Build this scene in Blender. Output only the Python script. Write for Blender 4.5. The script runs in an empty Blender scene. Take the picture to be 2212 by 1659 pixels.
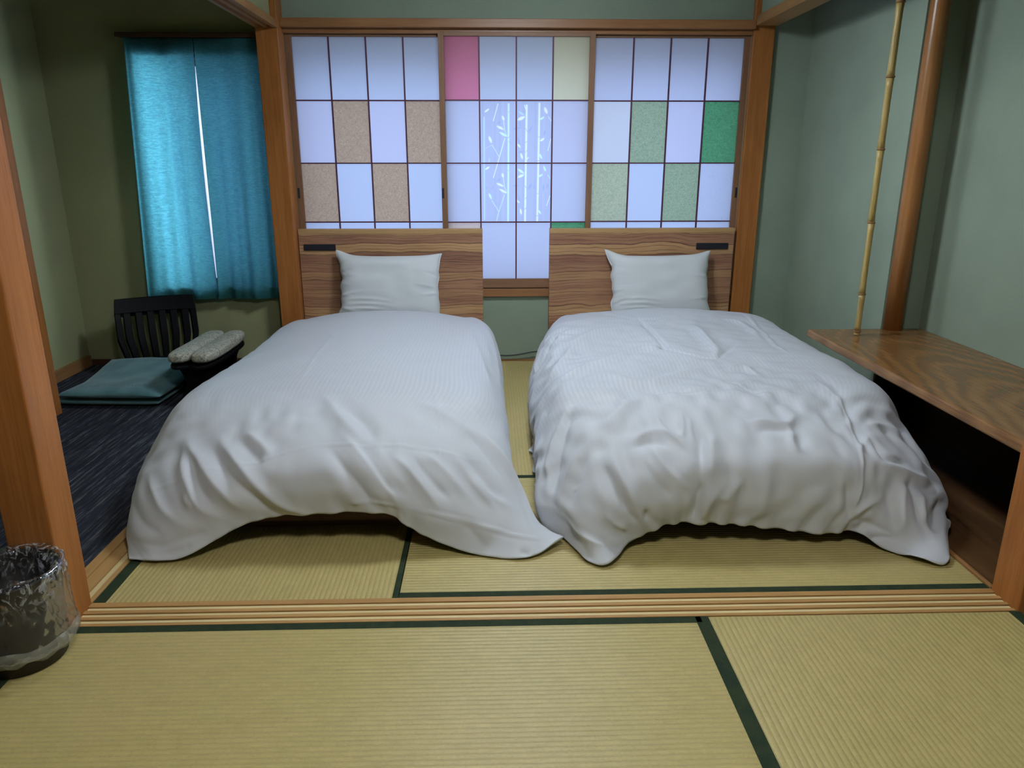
import bpy, bmesh, math, random
import numpy as np
from mathutils import Vector, Matrix, noise as mnoise

C = bpy.context.scene.collection
SC = bpy.context.scene
random.seed(4)
PI = math.pi

# ---------------------------------------------------------------- camera
PITCH, YAW, ROLL, F_PX = 0.2907, 0.0284, -0.0004, 1594.3
cd = bpy.data.cameras.new('camera')
cam = bpy.data.objects.new('camera', cd); C.objects.link(cam); SC.camera = cam
cd.sensor_fit = 'HORIZONTAL'; cd.sensor_width = 36.0
cd.lens = 36.0*F_PX/2212.0
cd.clip_start = 0.02
fwd = Vector((math.sin(YAW)*math.cos(PITCH), math.cos(YAW)*math.cos(PITCH), -math.sin(PITCH)))
right = Vector((math.cos(YAW), -math.sin(YAW), 0)); up = right.cross(fwd)
r2 = right*math.cos(ROLL)+up*math.sin(ROLL); u2 = -right*math.sin(ROLL)+up*math.cos(ROLL)
m3 = Matrix((r2, u2, -fwd)).transposed()
cam.matrix_world = Matrix.Translation((0, 0, 1.05)) @ m3.to_4x4()

# ---------------------------------------------------------------- world, lamps, exposure
world = bpy.data.worlds.new('world'); SC.world = world; world.use_nodes = True
bg = world.node_tree.nodes['Background']
bg.inputs[0].default_value = (0.462, 0.61, 1.10, 1); bg.inputs[1].default_value = 1.85
SC.view_settings.view_transform = 'Standard'
SC.view_settings.look = 'None'
SC.view_settings.exposure = 0.0
SC.view_settings.gamma = 1.0
SC.view_settings.use_curve_mapping = False
SC.cycles.use_denoising = True
SC.cycles.max_bounces = 10
SC.cycles.diffuse_bounces = 6
SC.cycles.transmission_bounces = 6
SC.cycles.transparent_max_bounces = 12
SC.cycles.sample_clamp_indirect = 4.0
SC.cycles.caustics_reflective = False
SC.cycles.caustics_refractive = False

def area(name, loc, size, power, color, rot=(0, 0, 0), shape='DISK'):
    l = bpy.data.lights.new(name, 'AREA'); l.shape = shape; l.size = size; l.energy = power; l.color = color
    o = bpy.data.objects.new(name, l); C.objects.link(o); o.location = loc; o.rotation_euler = rot
    return o
def bulb(name, loc, radius, power, color):
    l = bpy.data.lights.new(name, 'POINT'); l.shadow_soft_size = radius; l.energy = power; l.color = color
    o = bpy.data.objects.new(name, l); C.objects.link(o); o.location = loc; return o
BED_LAMP = (0.15, 2.70, 1.93)
FRONT_LAMP = (0.10, 0.62, 2.02)
bulb('bedroom_lamp_light', BED_LAMP, 0.16, 60.0, (0.76, 0.87, 1.0))
bulb('front_lamp_light', FRONT_LAMP, 0.16, 56.0, (0.93, 0.955, 1.0))
ar = area('daylight_streak_boost', (-1.28, 4.28, 1.0), 0.30, 14.0, (0.66, 0.83, 1.0), (-PI/2, 0, -(PI/4+.15)), 'RECTANGLE'); ar.data.size_y = 1.1  # extra area light, added to strengthen the daylight streak on the side wall
dl = area('curtain_daylight_boost', (-1.43, 4.24, 1.0), 0.60, 10.0, (0.70, 0.84, 1.0), (-PI/2, 0, 0), 'RECTANGLE'); dl.data.size_y = 1.1  # area light added on top of the sky to brighten the curtains from behind

# ---------------------------------------------------------------- helpers
def link(o, parent=None):
    C.objects.link(o)
    if parent is not None: o.parent = parent
    return o
def tag(o, label=None, cat=None, group=None, kind=None):
    if label: o['label'] = label
    if cat: o['category'] = cat
    if group: o['group'] = group
    if kind: o['kind'] = kind
    return o
def empty(name, loc=(0, 0, 0), rz=0):
    o = bpy.data.objects.new(name, None); C.objects.link(o); o.location = loc; o.rotation_euler = (0, 0, rz)
    o.empty_display_size = .05
    return o
def obj(name, bm, mat, parent=None, smooth=False, bevel=0, seg=2, angle=35):
    me = bpy.data.meshes.new(name)
    if isinstance(bm, bmesh.types.BMesh):
        bmesh.ops.recalc_face_normals(bm, faces=bm.faces[:]); bm.to_mesh(me); bm.free()
    else: me = bm
    if mat is not None:
        me.materials.append(mat)
    if smooth:
        me.polygons.foreach_set('use_smooth', [True]*len(me.polygons))
    o = bpy.data.objects.new(name, me); link(o, parent)
    if bevel > 0:
        b = o.modifiers.new('bevel', 'BEVEL'); b.width = bevel; b.segments = seg; b.limit_method = 'ANGLE'; b.angle_limit = math.radians(angle)
    return o
def box(bm, x0, x1, y0, y1, z0, z1):
    vs = [bm.verts.new((x, y, z)) for x in (x0, x1) for y in (y0, y1) for z in (z0, z1)]
    for f in ((0, 1, 3, 2), (4, 6, 7, 5), (0, 4, 5, 1), (2, 3, 7, 6), (0, 2, 6, 4), (1, 5, 7, 3)):
        bm.faces.new([vs[i] for i in f])
def bx(*boxes):
    bm = bmesh.new()
    for b in boxes: box(bm, *b)
    return bm
def prism(bm, pts, axis, a, b):
    """extrude a 2D outline along an axis between a and b"""
    def P(p, t):
        return {'x': (t, p[0], p[1]), 'y': (p[0], t, p[1]), 'z': (p[0], p[1], t)}[axis]
    A = [bm.verts.new(P(p, a)) for p in pts]; B = [bm.verts.new(P(p, b)) for p in pts]
    bm.faces.new(A); bm.faces.new(B[::-1])
    n = len(pts)
    for i in range(n): bm.faces.new((A[i], A[(i+1) % n], B[(i+1) % n], B[i]))
def lathe(bm, prof, n=32, cx=0, cy=0, caps=True):
    rings = []
    for r, z in prof:
        rings.append([bm.verts.new((cx+r*math.cos(2*PI*k/n), cy+r*math.sin(2*PI*k/n), z)) for k in range(n)])
    for a, b in zip(rings, rings[1:]):
        for k in range(n): bm.faces.new((a[k], a[(k+1) % n], b[(k+1) % n], b[k]))
    if caps:
        bm.faces.new(rings[0][::-1]); bm.faces.new(rings[-1])
    return rings
def tube(bm, pts, rad, n=10):
    pts = [Vector(p) for p in pts]; rings = []
    for i, p in enumerate(pts):
        t = (pts[min(i+1, len(pts)-1)]-pts[max(i-1, 0)]).normalized()
        a = t.orthogonal().normalized(); b = t.cross(a)
        if rings and abs(t.z) < .9:
            a = Vector((0, 0, 1)).cross(t).normalized(); b = t.cross(a)
        r = rad[i] if isinstance(rad, (list, tuple)) else rad
        rings.append([bm.verts.new(p+a*r*math.cos(2*PI*k/n)+b*r*math.sin(2*PI*k/n)) for k in range(n)])
    for a, b in zip(rings, rings[1:]):
        for k in range(n): bm.faces.new((a[k], a[(k+1) % n], b[(k+1) % n], b[k]))
    bm.faces.new(rings[0][::-1]); bm.faces.new(rings[-1])
def grid_mesh(name, V, F, uv=None):
    me = bpy.data.meshes.new(name)
    me.from_pydata([tuple(v) for v in V], [], F); me.update()
    if uv is not None:
        l = me.uv_layers.new(name='UVMap')
        li = np.empty(len(me.loops), dtype=np.int32); me.loops.foreach_get('vertex_index', li)
        l.data.foreach_set('uv', np.asarray(uv, dtype=np.float32)[li].ravel())
    return me

# ---------------------------------------------------------------- materials
class N:
    def __init__(s, name):
        s.m = bpy.data.materials.new(name); s.m.use_nodes = True; s.t = s.m.node_tree
        s.n = s.t.nodes; s.b = s.n['Principled BSDF']; s.out = s.n['Material Output']
    def add(s, typ, **k):
        x = s.n.new(typ)
        for a, v in k.items():
            if a.startswith('i_'):
                x.inputs[a[2:].replace('_', ' ')].default_value = v
            else: setattr(x, a, v)
        return x
    def l(s, a, b): s.t.links.new(a, b)
    def coord(s, kind='Object', scale=(1, 1, 1), rot=(0, 0, 0)):
        tc = s.add('ShaderNodeTexCoord'); mp = s.add('ShaderNodeMapping')
        mp.inputs['Scale'].default_value = scale; mp.inputs['Rotation'].default_value = rot
        s.l(tc.outputs[kind], mp.inputs['Vector']); return mp.outputs['Vector']
    def noise(s, vec, scale, detail=4, rough=.5, dist=0):
        x = s.add('ShaderNodeTexNoise'); x.inputs['Scale'].default_value = scale; x.inputs['Detail'].default_value = detail
        x.inputs['Roughness'].default_value = rough; x.inputs['Distortion'].default_value = dist
        if vec is not None: s.l(vec, x.inputs['Vector'])
        return x.outputs['Fac']
    def ramp(s, fac, stops, interp='LINEAR'):
        x = s.add('ShaderNodeValToRGB'); x.color_ramp.interpolation = interp
        e = x.color_ramp.elements
        while len(e) < len(stops): e.new(.5)
        for q, (p, c) in zip(e, stops):
            q.position = p; q.color = (*c, 1) if len(c) == 3 else c
        s.l(fac, x.inputs['Fac']); return x.outputs['Color']
    def mix(s, fac, a, b, mode='MIX'):
        x = s.add('ShaderNodeMix', data_type='RGBA', blend_type=mode)
        for sock, v in ((x.inputs[0], fac), (x.inputs[6], a), (x.inputs[7], b)):
            if isinstance(v, (int, float)): sock.default_value = v
            elif isinstance(v, tuple): sock.default_value = (*v, 1) if len(v) == 3 else v
            else: s.l(v, sock)
        return x.outputs[2]
    def math(s, op, a, b=0.0, c=0.0, clamp=False):
        x = s.add('ShaderNodeMath', operation=op); x.use_clamp = clamp
        for i, v in enumerate((a, b, c)):
            if isinstance(v, (int, float)): x.inputs[i].default_value = v
            else: s.l(v, x.inputs[i])
        return x.outputs[0]
    def wave(s, vec, scale, direction='X', typ='BANDS', dist=0, detail=2, dscale=1):
        x = s.add('ShaderNodeTexWave', wave_type=typ)
        if typ == 'BANDS': x.bands_direction = direction
        else: x.rings_direction = direction
        x.inputs['Scale'].default_value = scale; x.inputs['Distortion'].default_value = dist
        x.inputs['Detail'].default_value = detail; x.inputs['Detail Scale'].default_value = dscale
        s.l(vec, x.inputs['Vector']); return x.outputs['Fac']
    def bump(s, h, strength=.3, dist=.002, prev=None):
        x = s.add('ShaderNodeBump'); x.inputs['Strength'].default_value = strength; x.inputs['Distance'].default_value = dist
        s.l(h, x.inputs['Height'])
        if prev is not None: s.l(prev, x.inputs['Normal'])
        return x.outputs['Normal']
    def done(s, color=None, rough=None, normal=None, spec=None, **k):
        for nm, v in (('Base Color', color), ('Roughness', rough), ('Specular IOR Level', spec)):
            if v is None: continue
            if isinstance(v, tuple): s.b.inputs[nm].default_value = (*v, 1)
            elif isinstance(v, (int, float)): s.b.inputs[nm].default_value = v
            else: s.l(v, s.b.inputs[nm])
        if normal is not None: s.l(normal, s.b.inputs['Normal'])
        for nm, v in k.items(): s.b.inputs[nm.replace('_', ' ')].default_value = v
        return s.m

def plaster(name, c):
    s = N(name); v = s.coord()
    a = s.noise(v, 2.2, 3); b = s.noise(v, 320, 3, .7)
    c2 = tuple(x*.86 for x in c); c3 = tuple(min(1, x*1.1) for x in c)
    col = s.ramp(a, [(.3, c2), (.7, c3)])
    col = s.mix(.25, col, s.ramp(b, [(.3, tuple(x*.6 for x in c)), (.7, tuple(x*1.3 for x in c))]))
    return s.done(col, .92, s.bump(b, .25, .002), .15)
def wood(name, dark, light, axis='Z', grain=14, rough=.42, spec=.35, coarse=1.0):
    """long grain along an axis"""
    s = N(name)
    st = {'X': (.35, grain, grain), 'Y': (grain, .35, grain), 'Z': (grain, grain, .35)}[axis]
    v = s.coord(scale=st)
    w = s.coord(scale=tuple(1.0 if q < 1 else 2.5 for q in st))
    a = s.noise(v, 3.0, 6, .65, .4); b = s.noise(w, 2.4*coarse, 3, .5, .8)
    fine = s.noise(s.coord(scale=tuple(x*8 for x in st)), 3.0, 3, .6)
    mixf = s.math('ADD', s.math('MULTIPLY', a, .6), s.math('MULTIPLY', b, .4))
    mid = tuple((p+q)/2 for p, q in zip(dark, light))
    col = s.ramp(mixf, [(.32, dark), (.5, mid), (.66, light)])
    col = s.mix(.22, col, s.ramp(fine, [(.35, tuple(x*.55 for x in dark)), (.6, light)]))
    return s.done(col, rough, s.bump(fine, .12, .001), spec)
def flat(name, c, rough=.6, spec=.3, **k):
    s = N(name); n = s.noise(s.coord(), 60, 3)
    col = s.ramp(n, [(.3, tuple(x*.9 for x in c)), (.7, tuple(min(1, x*1.08) for x in c))])
    return s.done(col, rough, None, spec, **k)
def tatami(name, along, tint=1.0):
    """rush ribs run along the given axis; the weave repeats across it"""
    s = N(name); tc = s.add('ShaderNodeTexCoord'); sep = s.add('ShaderNodeSeparateXYZ'); s.l(tc.outputs['Object'], sep.inputs[0])
    p, q = (sep.outputs[0], sep.outputs[1]) if along == 'X' else (sep.outputs[1], sep.outputs[0])   # p along, q across
    nz = s.noise(s.coord(), 14, 2); wob = s.math('MULTIPLY', s.math('SUBTRACT', nz, .5), .0016)
    q2 = s.math('ADD', q, wob)
    rib = s.math('ABSOLUTE', s.math('SINE', s.math('MULTIPLY', q2, PI/.0130)))                   # 1 on the rib, 0 in the joint
    ribid = s.math('FLOOR', s.math('DIVIDE', q2, .0130))
    cmb = s.add('ShaderNodeCombineXYZ'); s.l(ribid, cmb.inputs[0]); s.l(s.math('MULTIPLY', p, 9.0), cmb.inputs[1])
    var = s.add('ShaderNodeTexNoise'); var.inputs['Scale'].default_value = 1.9; var.inputs['Detail'].default_value = 5; var.inputs['Roughness'].default_value = .75
    s.l(cmb.outputs[0], var.inputs['Vector'])
    sc = (10, 260, 1) if along == 'X' else (260, 10, 1)
    straw = s.noise(s.coord(scale=sc), 3.0, 4, .7)
    dash = s.noise(s.coord(scale=(70, 160, 1) if along == 'X' else (160, 70, 1)), 2.0, 3, .6)
    lo = (.33*tint, .262*tint, .090); hi = (.53*tint, .435*tint, .170)
    col = s.ramp(var.outputs['Fac'], [(.32, lo), (.5, tuple((a+b)/2 for a, b in zip(lo, hi))), (.68, hi)])
    col = s.mix(.45, col, s.ramp(straw, [(.3, (.29, .228, .078)), (.5, (.43, .350, .135)), (.72, (.60, .51, .23))]))
    col = s.mix(s.math('MULTIPLY', s.math('SUBTRACT', 1.0, rib), .38), col, (.20, .16, .06))
    col = s.mix(.18, col, s.ramp(dash, [(.34, (.14, .115, .04)), (.44, (.45, .385, .15)), (.68, (.62, .53, .22))]))
    big = s.noise(s.coord(), 1.6, 3)
    col = s.mix(.30, col, s.ramp(big, [(.35, (.37, .31, .105)), (.65, (.49, .385, .18))]))
    h = s.math('ADD', s.math('MULTIPLY', rib, .7), s.math('MULTIPLY', straw, .25))
    return s.done(col, .42, s.bump(h, .5, .0025), .5)
def paper(name, trans, fibre=None, density=0.0, amt=0.0, gloss=0.0):
    """backlit washi: light comes through it"""
    s = N(name); s.n.remove(s.b)
    v = s.coord()
    n1 = s.noise(s.coord(scale=(1, 1, .5)), 9, 3); n2 = s.noise(s.coord(scale=(1, 1, 8)), 160, 2)
    col = s.mix(s.math('MULTIPLY', n1, .10), trans, tuple(x*.72 for x in trans))
    col = s.mix(s.math('MULTIPLY', n2, .06), col, tuple(x*.6 for x in trans))
    if fibre:
        # curly fibres: thin level lines of a distorted noise
        def lines(scale, width, dist):
            f = s.noise(v, scale, 2, .5, dist)
            d = s.math('ABSOLUTE', s.math('SUBTRACT', f, .5))
            return s.math('SUBTRACT', 1.0, s.math('MULTIPLY', d, 1.0/width, 0, True), 0, True)
        blot = s.noise(v, 150, 3, .7, 1.6)
        L1 = s.math('MULTIPLY', lines(95, .022, 2.5), s.math('GREATER_THAN', s.noise(v, 60, 2), .52 if density > .5 else .60))
        L2 = s.math('MULTIPLY', lines(30, .008, 2.0), s.math('GREATER_THAN', s.noise(v, 21, 2), .60))
        if density > .5:
            col = s.mix(s.math('MULTIPLY', s.ramp(blot, [(.38, (0, 0, 0)), (.62, (1, 1, 1))]), amt), col, fibre)
        col = s.mix(s.math('MULTIPLY', L1, .55*density+.12), col, tuple(x*.55 for x in fibre))
        col = s.mix(s.math('MULTIPLY', L2, .55), col, tuple(x*.35 for x in fibre))
    tr = s.add('ShaderNodeBsdfTranslucent'); df = s.add('ShaderNodeBsdfDiffuse'); mx = s.add('ShaderNodeMixShader')
    s.l(col, tr.inputs['Color']); s.l(s.mix(.5, col, (.4, .4, .4)), df.inputs['Color'])
    mx.inputs[0].default_value = .22
    s.l(tr.outputs[0], mx.inputs[1]); s.l(df.outputs[0], mx.inputs[2]); s.l(mx.outputs[0], s.out.inputs['Surface'])
    return s.m

M = {}
M['wall'] = plaster('sage_plaster', (.265, .325, .25))
M['wall_dim'] = plaster('olive_plaster', (.31, .32, .17))
M['ceiling'] = wood('ceiling_board', (.30, .20, .10), (.42, .30, .17), 'X', 10, .6)
M['post'] = wood('amber_post_wood', (.25, .085, .018), (.44, .17, .045), 'Z', 12, .38)
M['beam_x'] = wood('amber_beam_wood_x', (.19, .080, .030), (.33, .155, .062), 'X', 12, .42)
M['beam_y'] = wood('amber_beam_wood_y', (.21, .095, .032), (.38, .20, .075), 'Y', 12, .4)
M['sash_z'] = wood('sash_wood_z', (.17, .080, .040), (.26, .135, .072), 'Z', 16, .5)
M['sash_x'] = wood('sash_wood_x', (.17, .080, .040), (.26, .135, .072), 'X', 16, .5)
M['lattice'] = flat('lattice_stain', (.10, .035, .055), .55)
M['sill_x'] = wood('sill_wood_x', (.33, .17, .055), (.50, .30, .115), 'X', 16, .4)
M['sill_y'] = wood('sill_wood_y', (.33, .17, .055), (.50, .30, .115), 'Y', 16, .4)
M['sill_xd'] = wood('sill_groove_x', (.25, .13, .04), (.38, .21, .075), 'X', 16, .5)
M['tape_x'] = wood('groove_tape_x', (.62, .50, .25), (.76, .63, .34), 'X', 10, .35)
M['tape_y'] = wood('groove_tape_y', (.56, .44, .21), (.68, .55, .29), 'Y', 10, .35)
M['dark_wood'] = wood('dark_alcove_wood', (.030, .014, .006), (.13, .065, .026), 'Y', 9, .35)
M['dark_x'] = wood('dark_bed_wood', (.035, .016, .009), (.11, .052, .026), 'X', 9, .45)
M['tat_x'] = tatami('tatami_x', 'X'); M['tat_y'] = tatami('tatami_y', 'Y')
M['border'] = None

def m_border():
    s = N('dark_green_cloth'); n = s.noise(s.coord(), 420, 3, .8); n2 = s.noise(s.coord(), 25, 3)
    col = s.ramp(n, [(.35, (.010, .020, .011)), (.65, (.030, .050, .022))])
    col = s.mix(.3, col, s.ramp(n2, [(.4, (.008, .022, .014)), (.6, (.035, .045, .015))]))
    return s.done(col, .8, s.bump(n, .4, .001), .2)
M['border'] = m_border()
def m_carpet():
    s = N('striped_carpet'); v = s.coord(scale=(1, .05, 1))
    a = s.noise(v, 75, 3, .9); b = s.noise(s.coord(scale=(1, .02, 1)), 60, 2, .8); c = s.noise(s.coord(), 900, 2)
    col = s.ramp(a, [(.40, (.012, .013, .017)), (.5, (.030, .034, .044)), (.56, (.075, .080, .10)), (.66, (.24, .24, .27))])
    col = s.mix(.35, col, s.ramp(b, [(.4, (.012, .014, .016)), (.6, (.030, .036, .060))]))
    col = s.mix(.25, col, s.ramp(c, [(.3, (.004, .004, .006)), (.7, (.07, .075, .09))]))
    return s.done(col, .95, s.bump(s.math('ADD', a, c), .6, .003), .1)
M['carpet'] = m_carpet()
def m_headboard():
    """veneer of uneven horizontal bands parted by thin dark lines"""
    s = N('headboard_veneer')
    tc = s.add('ShaderNodeTexCoord'); sep = s.add('ShaderNodeSeparateXYZ'); s.l(tc.outputs['Object'], sep.inputs[0])
    def comb(x, z):
        c = s.add('ShaderNodeCombineXYZ'); s.l(s.math('MULTIPLY', sep.outputs[0], x), c.inputs[0]); s.l(s.math('MULTIPLY', sep.outputs[2], z), c.inputs[2]); return c.outputs[0]
    w1 = s.noise(comb(1.3, 3.0), 1.5, 3, .5); w2 = s.noise(comb(5.0, 9.0), 1.6, 3, .5)
    z = s.math('ADD', sep.outputs[2], s.math('MULTIPLY', s.math('SUBTRACT', w1, .5), .085))
    z = s.math('ADD', z, s.math('MULTIPLY', s.math('SUBTRACT', w2, .5), .016))
    def band(step, off):
        q = s.math('ADD', s.math('DIVIDE', z, step), off); i = s.math('FLOOR', q); f = s.math('SUBTRACT', q, i)
        wn = s.add('ShaderNodeTexWhiteNoise', noise_dimensions='1D'); s.l(i, wn.inputs['W'])
        line = s.math('SUBTRACT', 1.0, s.math('MULTIPLY', s.math('MULTIPLY', f, step), 210.0, 0, True), 0, True)
        return wn.outputs['Value'], line, f
    v1, l1, f1 = band(.047, .3); v2, l2, f2 = band(.0173, .7)
    fine = s.noise(comb(3.0, 130.0), 2.5, 4, .6); mott = s.noise(comb(2.0, 22.0), 1.6, 4, .6)
    col = s.ramp(v1, [(.0, (.20, .088, .062)), (.35, (.29, .135, .086)), (.60, (.36, .18, .10)), (.74, (.55, .34, .155)), (1, (.56, .35, .16))])
    col = s.mix(.30, col, s.ramp(v2, [(.0, (.15, .060, .045)), (.5, (.33, .16, .095)), (1, (.46, .26, .13))]))
    col = s.mix(.30, col, s.ramp(mott, [(.36, (.14, .058, .044)), (.5, (.33, .17, .095)), (.64, (.46, .27, .14))]))
    gate = s.ramp(s.noise(comb(2.2, 7.0), 1.4, 2), [(.40, (0, 0, 0)), (.50, (1, 1, 1))])
    col = s.mix(s.math('MULTIPLY', l1, .88), col, (.040, .012, .012))
    col = s.mix(s.math('MULTIPLY', s.math('MULTIPLY', l2, gate), .75), col, (.050, .016, .014))
    col = s.mix(.16, col, s.ramp(fine, [(.35, (.10, .04, .03)), (.65, (.50, .29, .15))]))
    return s.done(col, .45, s.bump(fine, .08, .001), .3)
M['headboard'] = m_headboard()
M['headtop'] = wood('headboard_top_strip', (.36, .21, .09), (.48, .30, .14), 'X', 10, .4)
def m_shelf():
    s = N('lacquered_shelf_wood')
    v = s.coord(scale=(2.6, .62, 1)); w = s.noise(s.coord(scale=(1.4, .6, 1)), 2.6, 4, .5)
    tc = s.add('ShaderNodeTexCoord'); sep = s.add('ShaderNodeSeparateXYZ'); s.l(tc.outputs['Object'], sep.inputs[0])
    dx = s.math('SUBTRACT', sep.outputs[0], 1.53)
    r = s.math('ADD', s.math('MULTIPLY', s.math('MULTIPLY', dx, dx), 9.0), s.math('MULTIPLY', sep.outputs[1], .9))
    r = s.math('ADD', r, s.math('MULTIPLY', w, .55))
    rings = s.math('MULTIPLY', s.math('ADD', s.math('SINE', s.math('MULTIPLY', r, 40.0)), 1.0), .5)
    fine = s.noise(s.coord(scale=(60, 2.0, 60)), 3.0, 5, .7)
    col = s.ramp(rings, [(.0, (.165, .076, .026)), (.40, (.215, .104, .034)), (1.0, (.265, .140, .048))])
    col = s.mix(.40, col, s.ramp(fine, [(.32, (.07, .025, .010)), (.5, (.22, .10, .032)), (.7, (.33, .18, .065))]))
    return s.done(col, .27, s.bump(fine, .04, .001), .35, Coat_Weight=.18, Coat_Roughness=.08)
M['shelf'] = m_shelf()
M['log'] = wood('polished_log', (.24, .090, .026), (.40, .185, .060), 'Z', 20, .3, .4)
def m_bamboo():
    s = N('dried_bamboo'); n = s.noise(s.coord(scale=(60, 60, 5)), 2, 4); n2 = s.noise(s.coord(), 400, 2)
    col = s.ramp(n, [(.35, (.30, .20, .06)), (.6, (.46, .34, .12))])
    col = s.mix(s.ramp(n2, [(.6, (0, 0, 0)), (.7, (.5, .5, .5))]), col, (.16, .09, .03))
    return s.done(col, .38, None, .4)
M['bamboo'] = m_bamboo()
M['bamboo_node'] = flat('bamboo_node_brown', (.26, .13, .05), .5)
M['black'] = flat('black_lacquer', (.0025, .0025, .0035), .55, .12)
M['black_plastic'] = flat('black_plastic', (.012, .013, .020), .45, .4)
M['pull'] = flat('iron_pull', (.012, .012, .016), .4, .5)

def m_duvet(name, u_w, stripes=True):
    s = N(name); tc = s.add('ShaderNodeTexCoord'); sep = s.add('ShaderNodeSeparateXYZ'); s.l(tc.outputs['UV'], sep.inputs[0])
    wv = s.math('SINE', s.math('MULTIPLY', sep.outputs[0], 2*PI*u_w/.0165))
    band = s.math('MULTIPLY', s.math('ADD', s.math('MULTIPLY', wv, 2.2, 0), 1.0), .5, 0, True)
    gate = s.ramp(sep.outputs[1], [(.0, (1, 1, 1)), (.70, (1, 1, 1)), (.80, (.12, .12, .12)), (1, (.0, .0, .0))])
    f = s.math('MULTIPLY', band, gate)
    col = s.mix(f, (.575, .60, .645), (.515, .54, .60))
    ro = s.math('SUBTRACT', .62, s.math('MULTIPLY', f, .22))
    thread = s.noise(s.coord(), 900, 2)
    s.b.inputs['Sheen Weight'].default_value = .15
    return s.done(col, ro, s.bump(thread, .08, .0006), .3)
M['duvet_l'] = m_duvet('striped_duvet_a', 1.75); M['duvet_r'] = m_duvet('striped_duvet_b', 1.9)
def m_linen(name, c):
    s = N(name); n = s.noise(s.coord(), 700, 2)
    return s.done(c, .8, s.bump(n, .1, .0006), .2, Sheen_Weight=.1)
M['pillow'] = m_linen('white_pillow_cotton', (.61, .635, .65))
M['mattress'] = m_linen('mattress_ticking', (.70, .70, .68))
def m_curtain():
    s = N('teal_slub_cloth'); s.n.remove(s.b)
    a = s.noise(s.coord(scale=(1, 1, 7)), 55, 4, .7); b = s.noise(s.coord(scale=(12, 1, 1)), 40, 3); c = s.noise(s.coord(scale=(1, 1, 10)), 22, 2)
    col = s.ramp(a, [(.34, (.085, .30, .34)), (.5, (.17, .46, .51)), (.68, (.42, .76, .80))])
    col = s.mix(.3, col, s.ramp(b, [(.35, (.02, .24, .28)), (.65, (.13, .54, .56))]))
    col = s.mix(.25, col, s.ramp(c, [(.4, (.03, .26, .30)), (.6, (.12, .52, .52))]))
    tr = s.add('ShaderNodeBsdfTranslucent'); df = s.add('ShaderNodeBsdfDiffuse'); mx = s.add('ShaderNodeMixShader')
    nm = s.bump(a, .5, .002)
    s.l(s.mix(.22, col, (.75, .88, .92)), tr.inputs['Color']); s.l(s.mix(.6, col, (.04, .16, .12)), df.inputs['Color']); s.l(nm, df.inputs['Normal'])
    mx.inputs[0].default_value = .22
    s.l(tr.outputs[0], mx.inputs[1]); s.l(df.outputs[0], mx.inputs[2]); s.l(mx.outputs[0], s.out.inputs['Surface'])
    return s.m
M['curtain'] = m_curtain()
def m_cushion():
    s = N('teal_cushion_cloth'); n = s.noise(s.coord(), 500, 2); b = s.noise(s.coord(), 9, 3); sp = s.noise(s.coord(), 160, 2)
    col = s.ramp(b, [(.35, (.075, .18, .20)), (.65, (.115, .25, .275))])
    col = s.mix(s.ramp(sp, [(.66, (0, 0, 0)), (.72, (.4, .4, .4))]), col, (.22, .34, .38))
    return s.done(col, .85, s.bump(n, .4, .001), .2, Sheen_Weight=.3)
M['cushion'] = m_cushion()
M['stitch'] = flat('pale_stitching', (.20, .33, .33), .8)
def m_brocade():
    s = N('grey_brocade'); v = s.coord(); a = s.noise(v, 48, 3, .6, 2.5); b = s.noise(v, 150, 2)
    col = s.ramp(a, [(.36, (.17, .17, .12)), (.48, (.34, .33, .26)), (.56, (.60, .59, .50)), (.66, (.32, .32, .26))])
    col = s.mix(.25, col, s.ramp(b, [(.4, (.12, .11, .08)), (.6, (.45, .43, .36))]))
    return s.done(col, .6, s.bump(a, .4, .002), .35)
M['brocade'] = m_brocade()
M['bin'] = flat('dark_bin_plastic', (.030, .024, .018), .45, .4)
def m_bag():
    s = N('clear_bin_liner'); s.n.remove(s.b)
    n = s.noise(s.coord(scale=(1, 1, .45)), 30, 3, .5, 1.0)
    nm = s.bump(n, .22, .005)
    tp = s.add('ShaderNodeBsdfTransparent'); tp.inputs[0].default_value = (.86, .87, .88, 1)
    gl = s.add('ShaderNodeBsdfGlossy'); gl.inputs['Roughness'].default_value = .14; gl.inputs['Color'].default_value = (.85, .88, 1.0, 1)
    df = s.add('ShaderNodeBsdfDiffuse'); df.inputs['Color'].default_value = (.55, .56, .58, 1)
    s.l(nm, gl.inputs['Normal'])
    lw = s.add('ShaderNodeLayerWeight'); lw.inputs['Blend'].default_value = .35; s.l(nm, lw.inputs['Normal'])
    f = s.math('ADD', s.math('MULTIPLY', lw.outputs['Fresnel'], .38), .02, 0, True)
    m1 = s.add('ShaderNodeMixShader'); s.l(f, m1.inputs[0]); s.l(tp.outputs[0], m1.inputs[1]); s.l(gl.outputs[0], m1.inputs[2])
    tc = s.add('ShaderNodeTexCoord'); sep = s.add('ShaderNodeSeparateXYZ'); s.l(tc.outputs['Object'], sep.inputs[0])
    up_ = s.math('MULTIPLY', s.math('SUBTRACT', sep.outputs[2], .13), 14.0, 0, True)
    painted_glint = s.ramp(s.noise(s.coord(scale=(1, 1, .6)), 42, 4, .7, 2.5), [(.52, (0, 0, 0)), (.60, (.55, .55, .55))])  # pale patches painted towards the rim as highlights on the crumpled plastic
    m2 = s.add('ShaderNodeMixShader'); s.l(s.mix(up_, s.ramp(n, [(.50, (.035, .035, .035)), (.80, (.11, .11, .11))]), painted_glint), m2.inputs[0])
    s.l(m1.outputs[0], m2.inputs[1]); s.l(df.outputs[0], m2.inputs[2]); s.l(m2.outputs[0], s.out.inputs['Surface'])
    return s.m
M['bag'] = m_bag()
M['sheet'] = m_linen('white_sheet_cotton', (.62, .66, .72))
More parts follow.
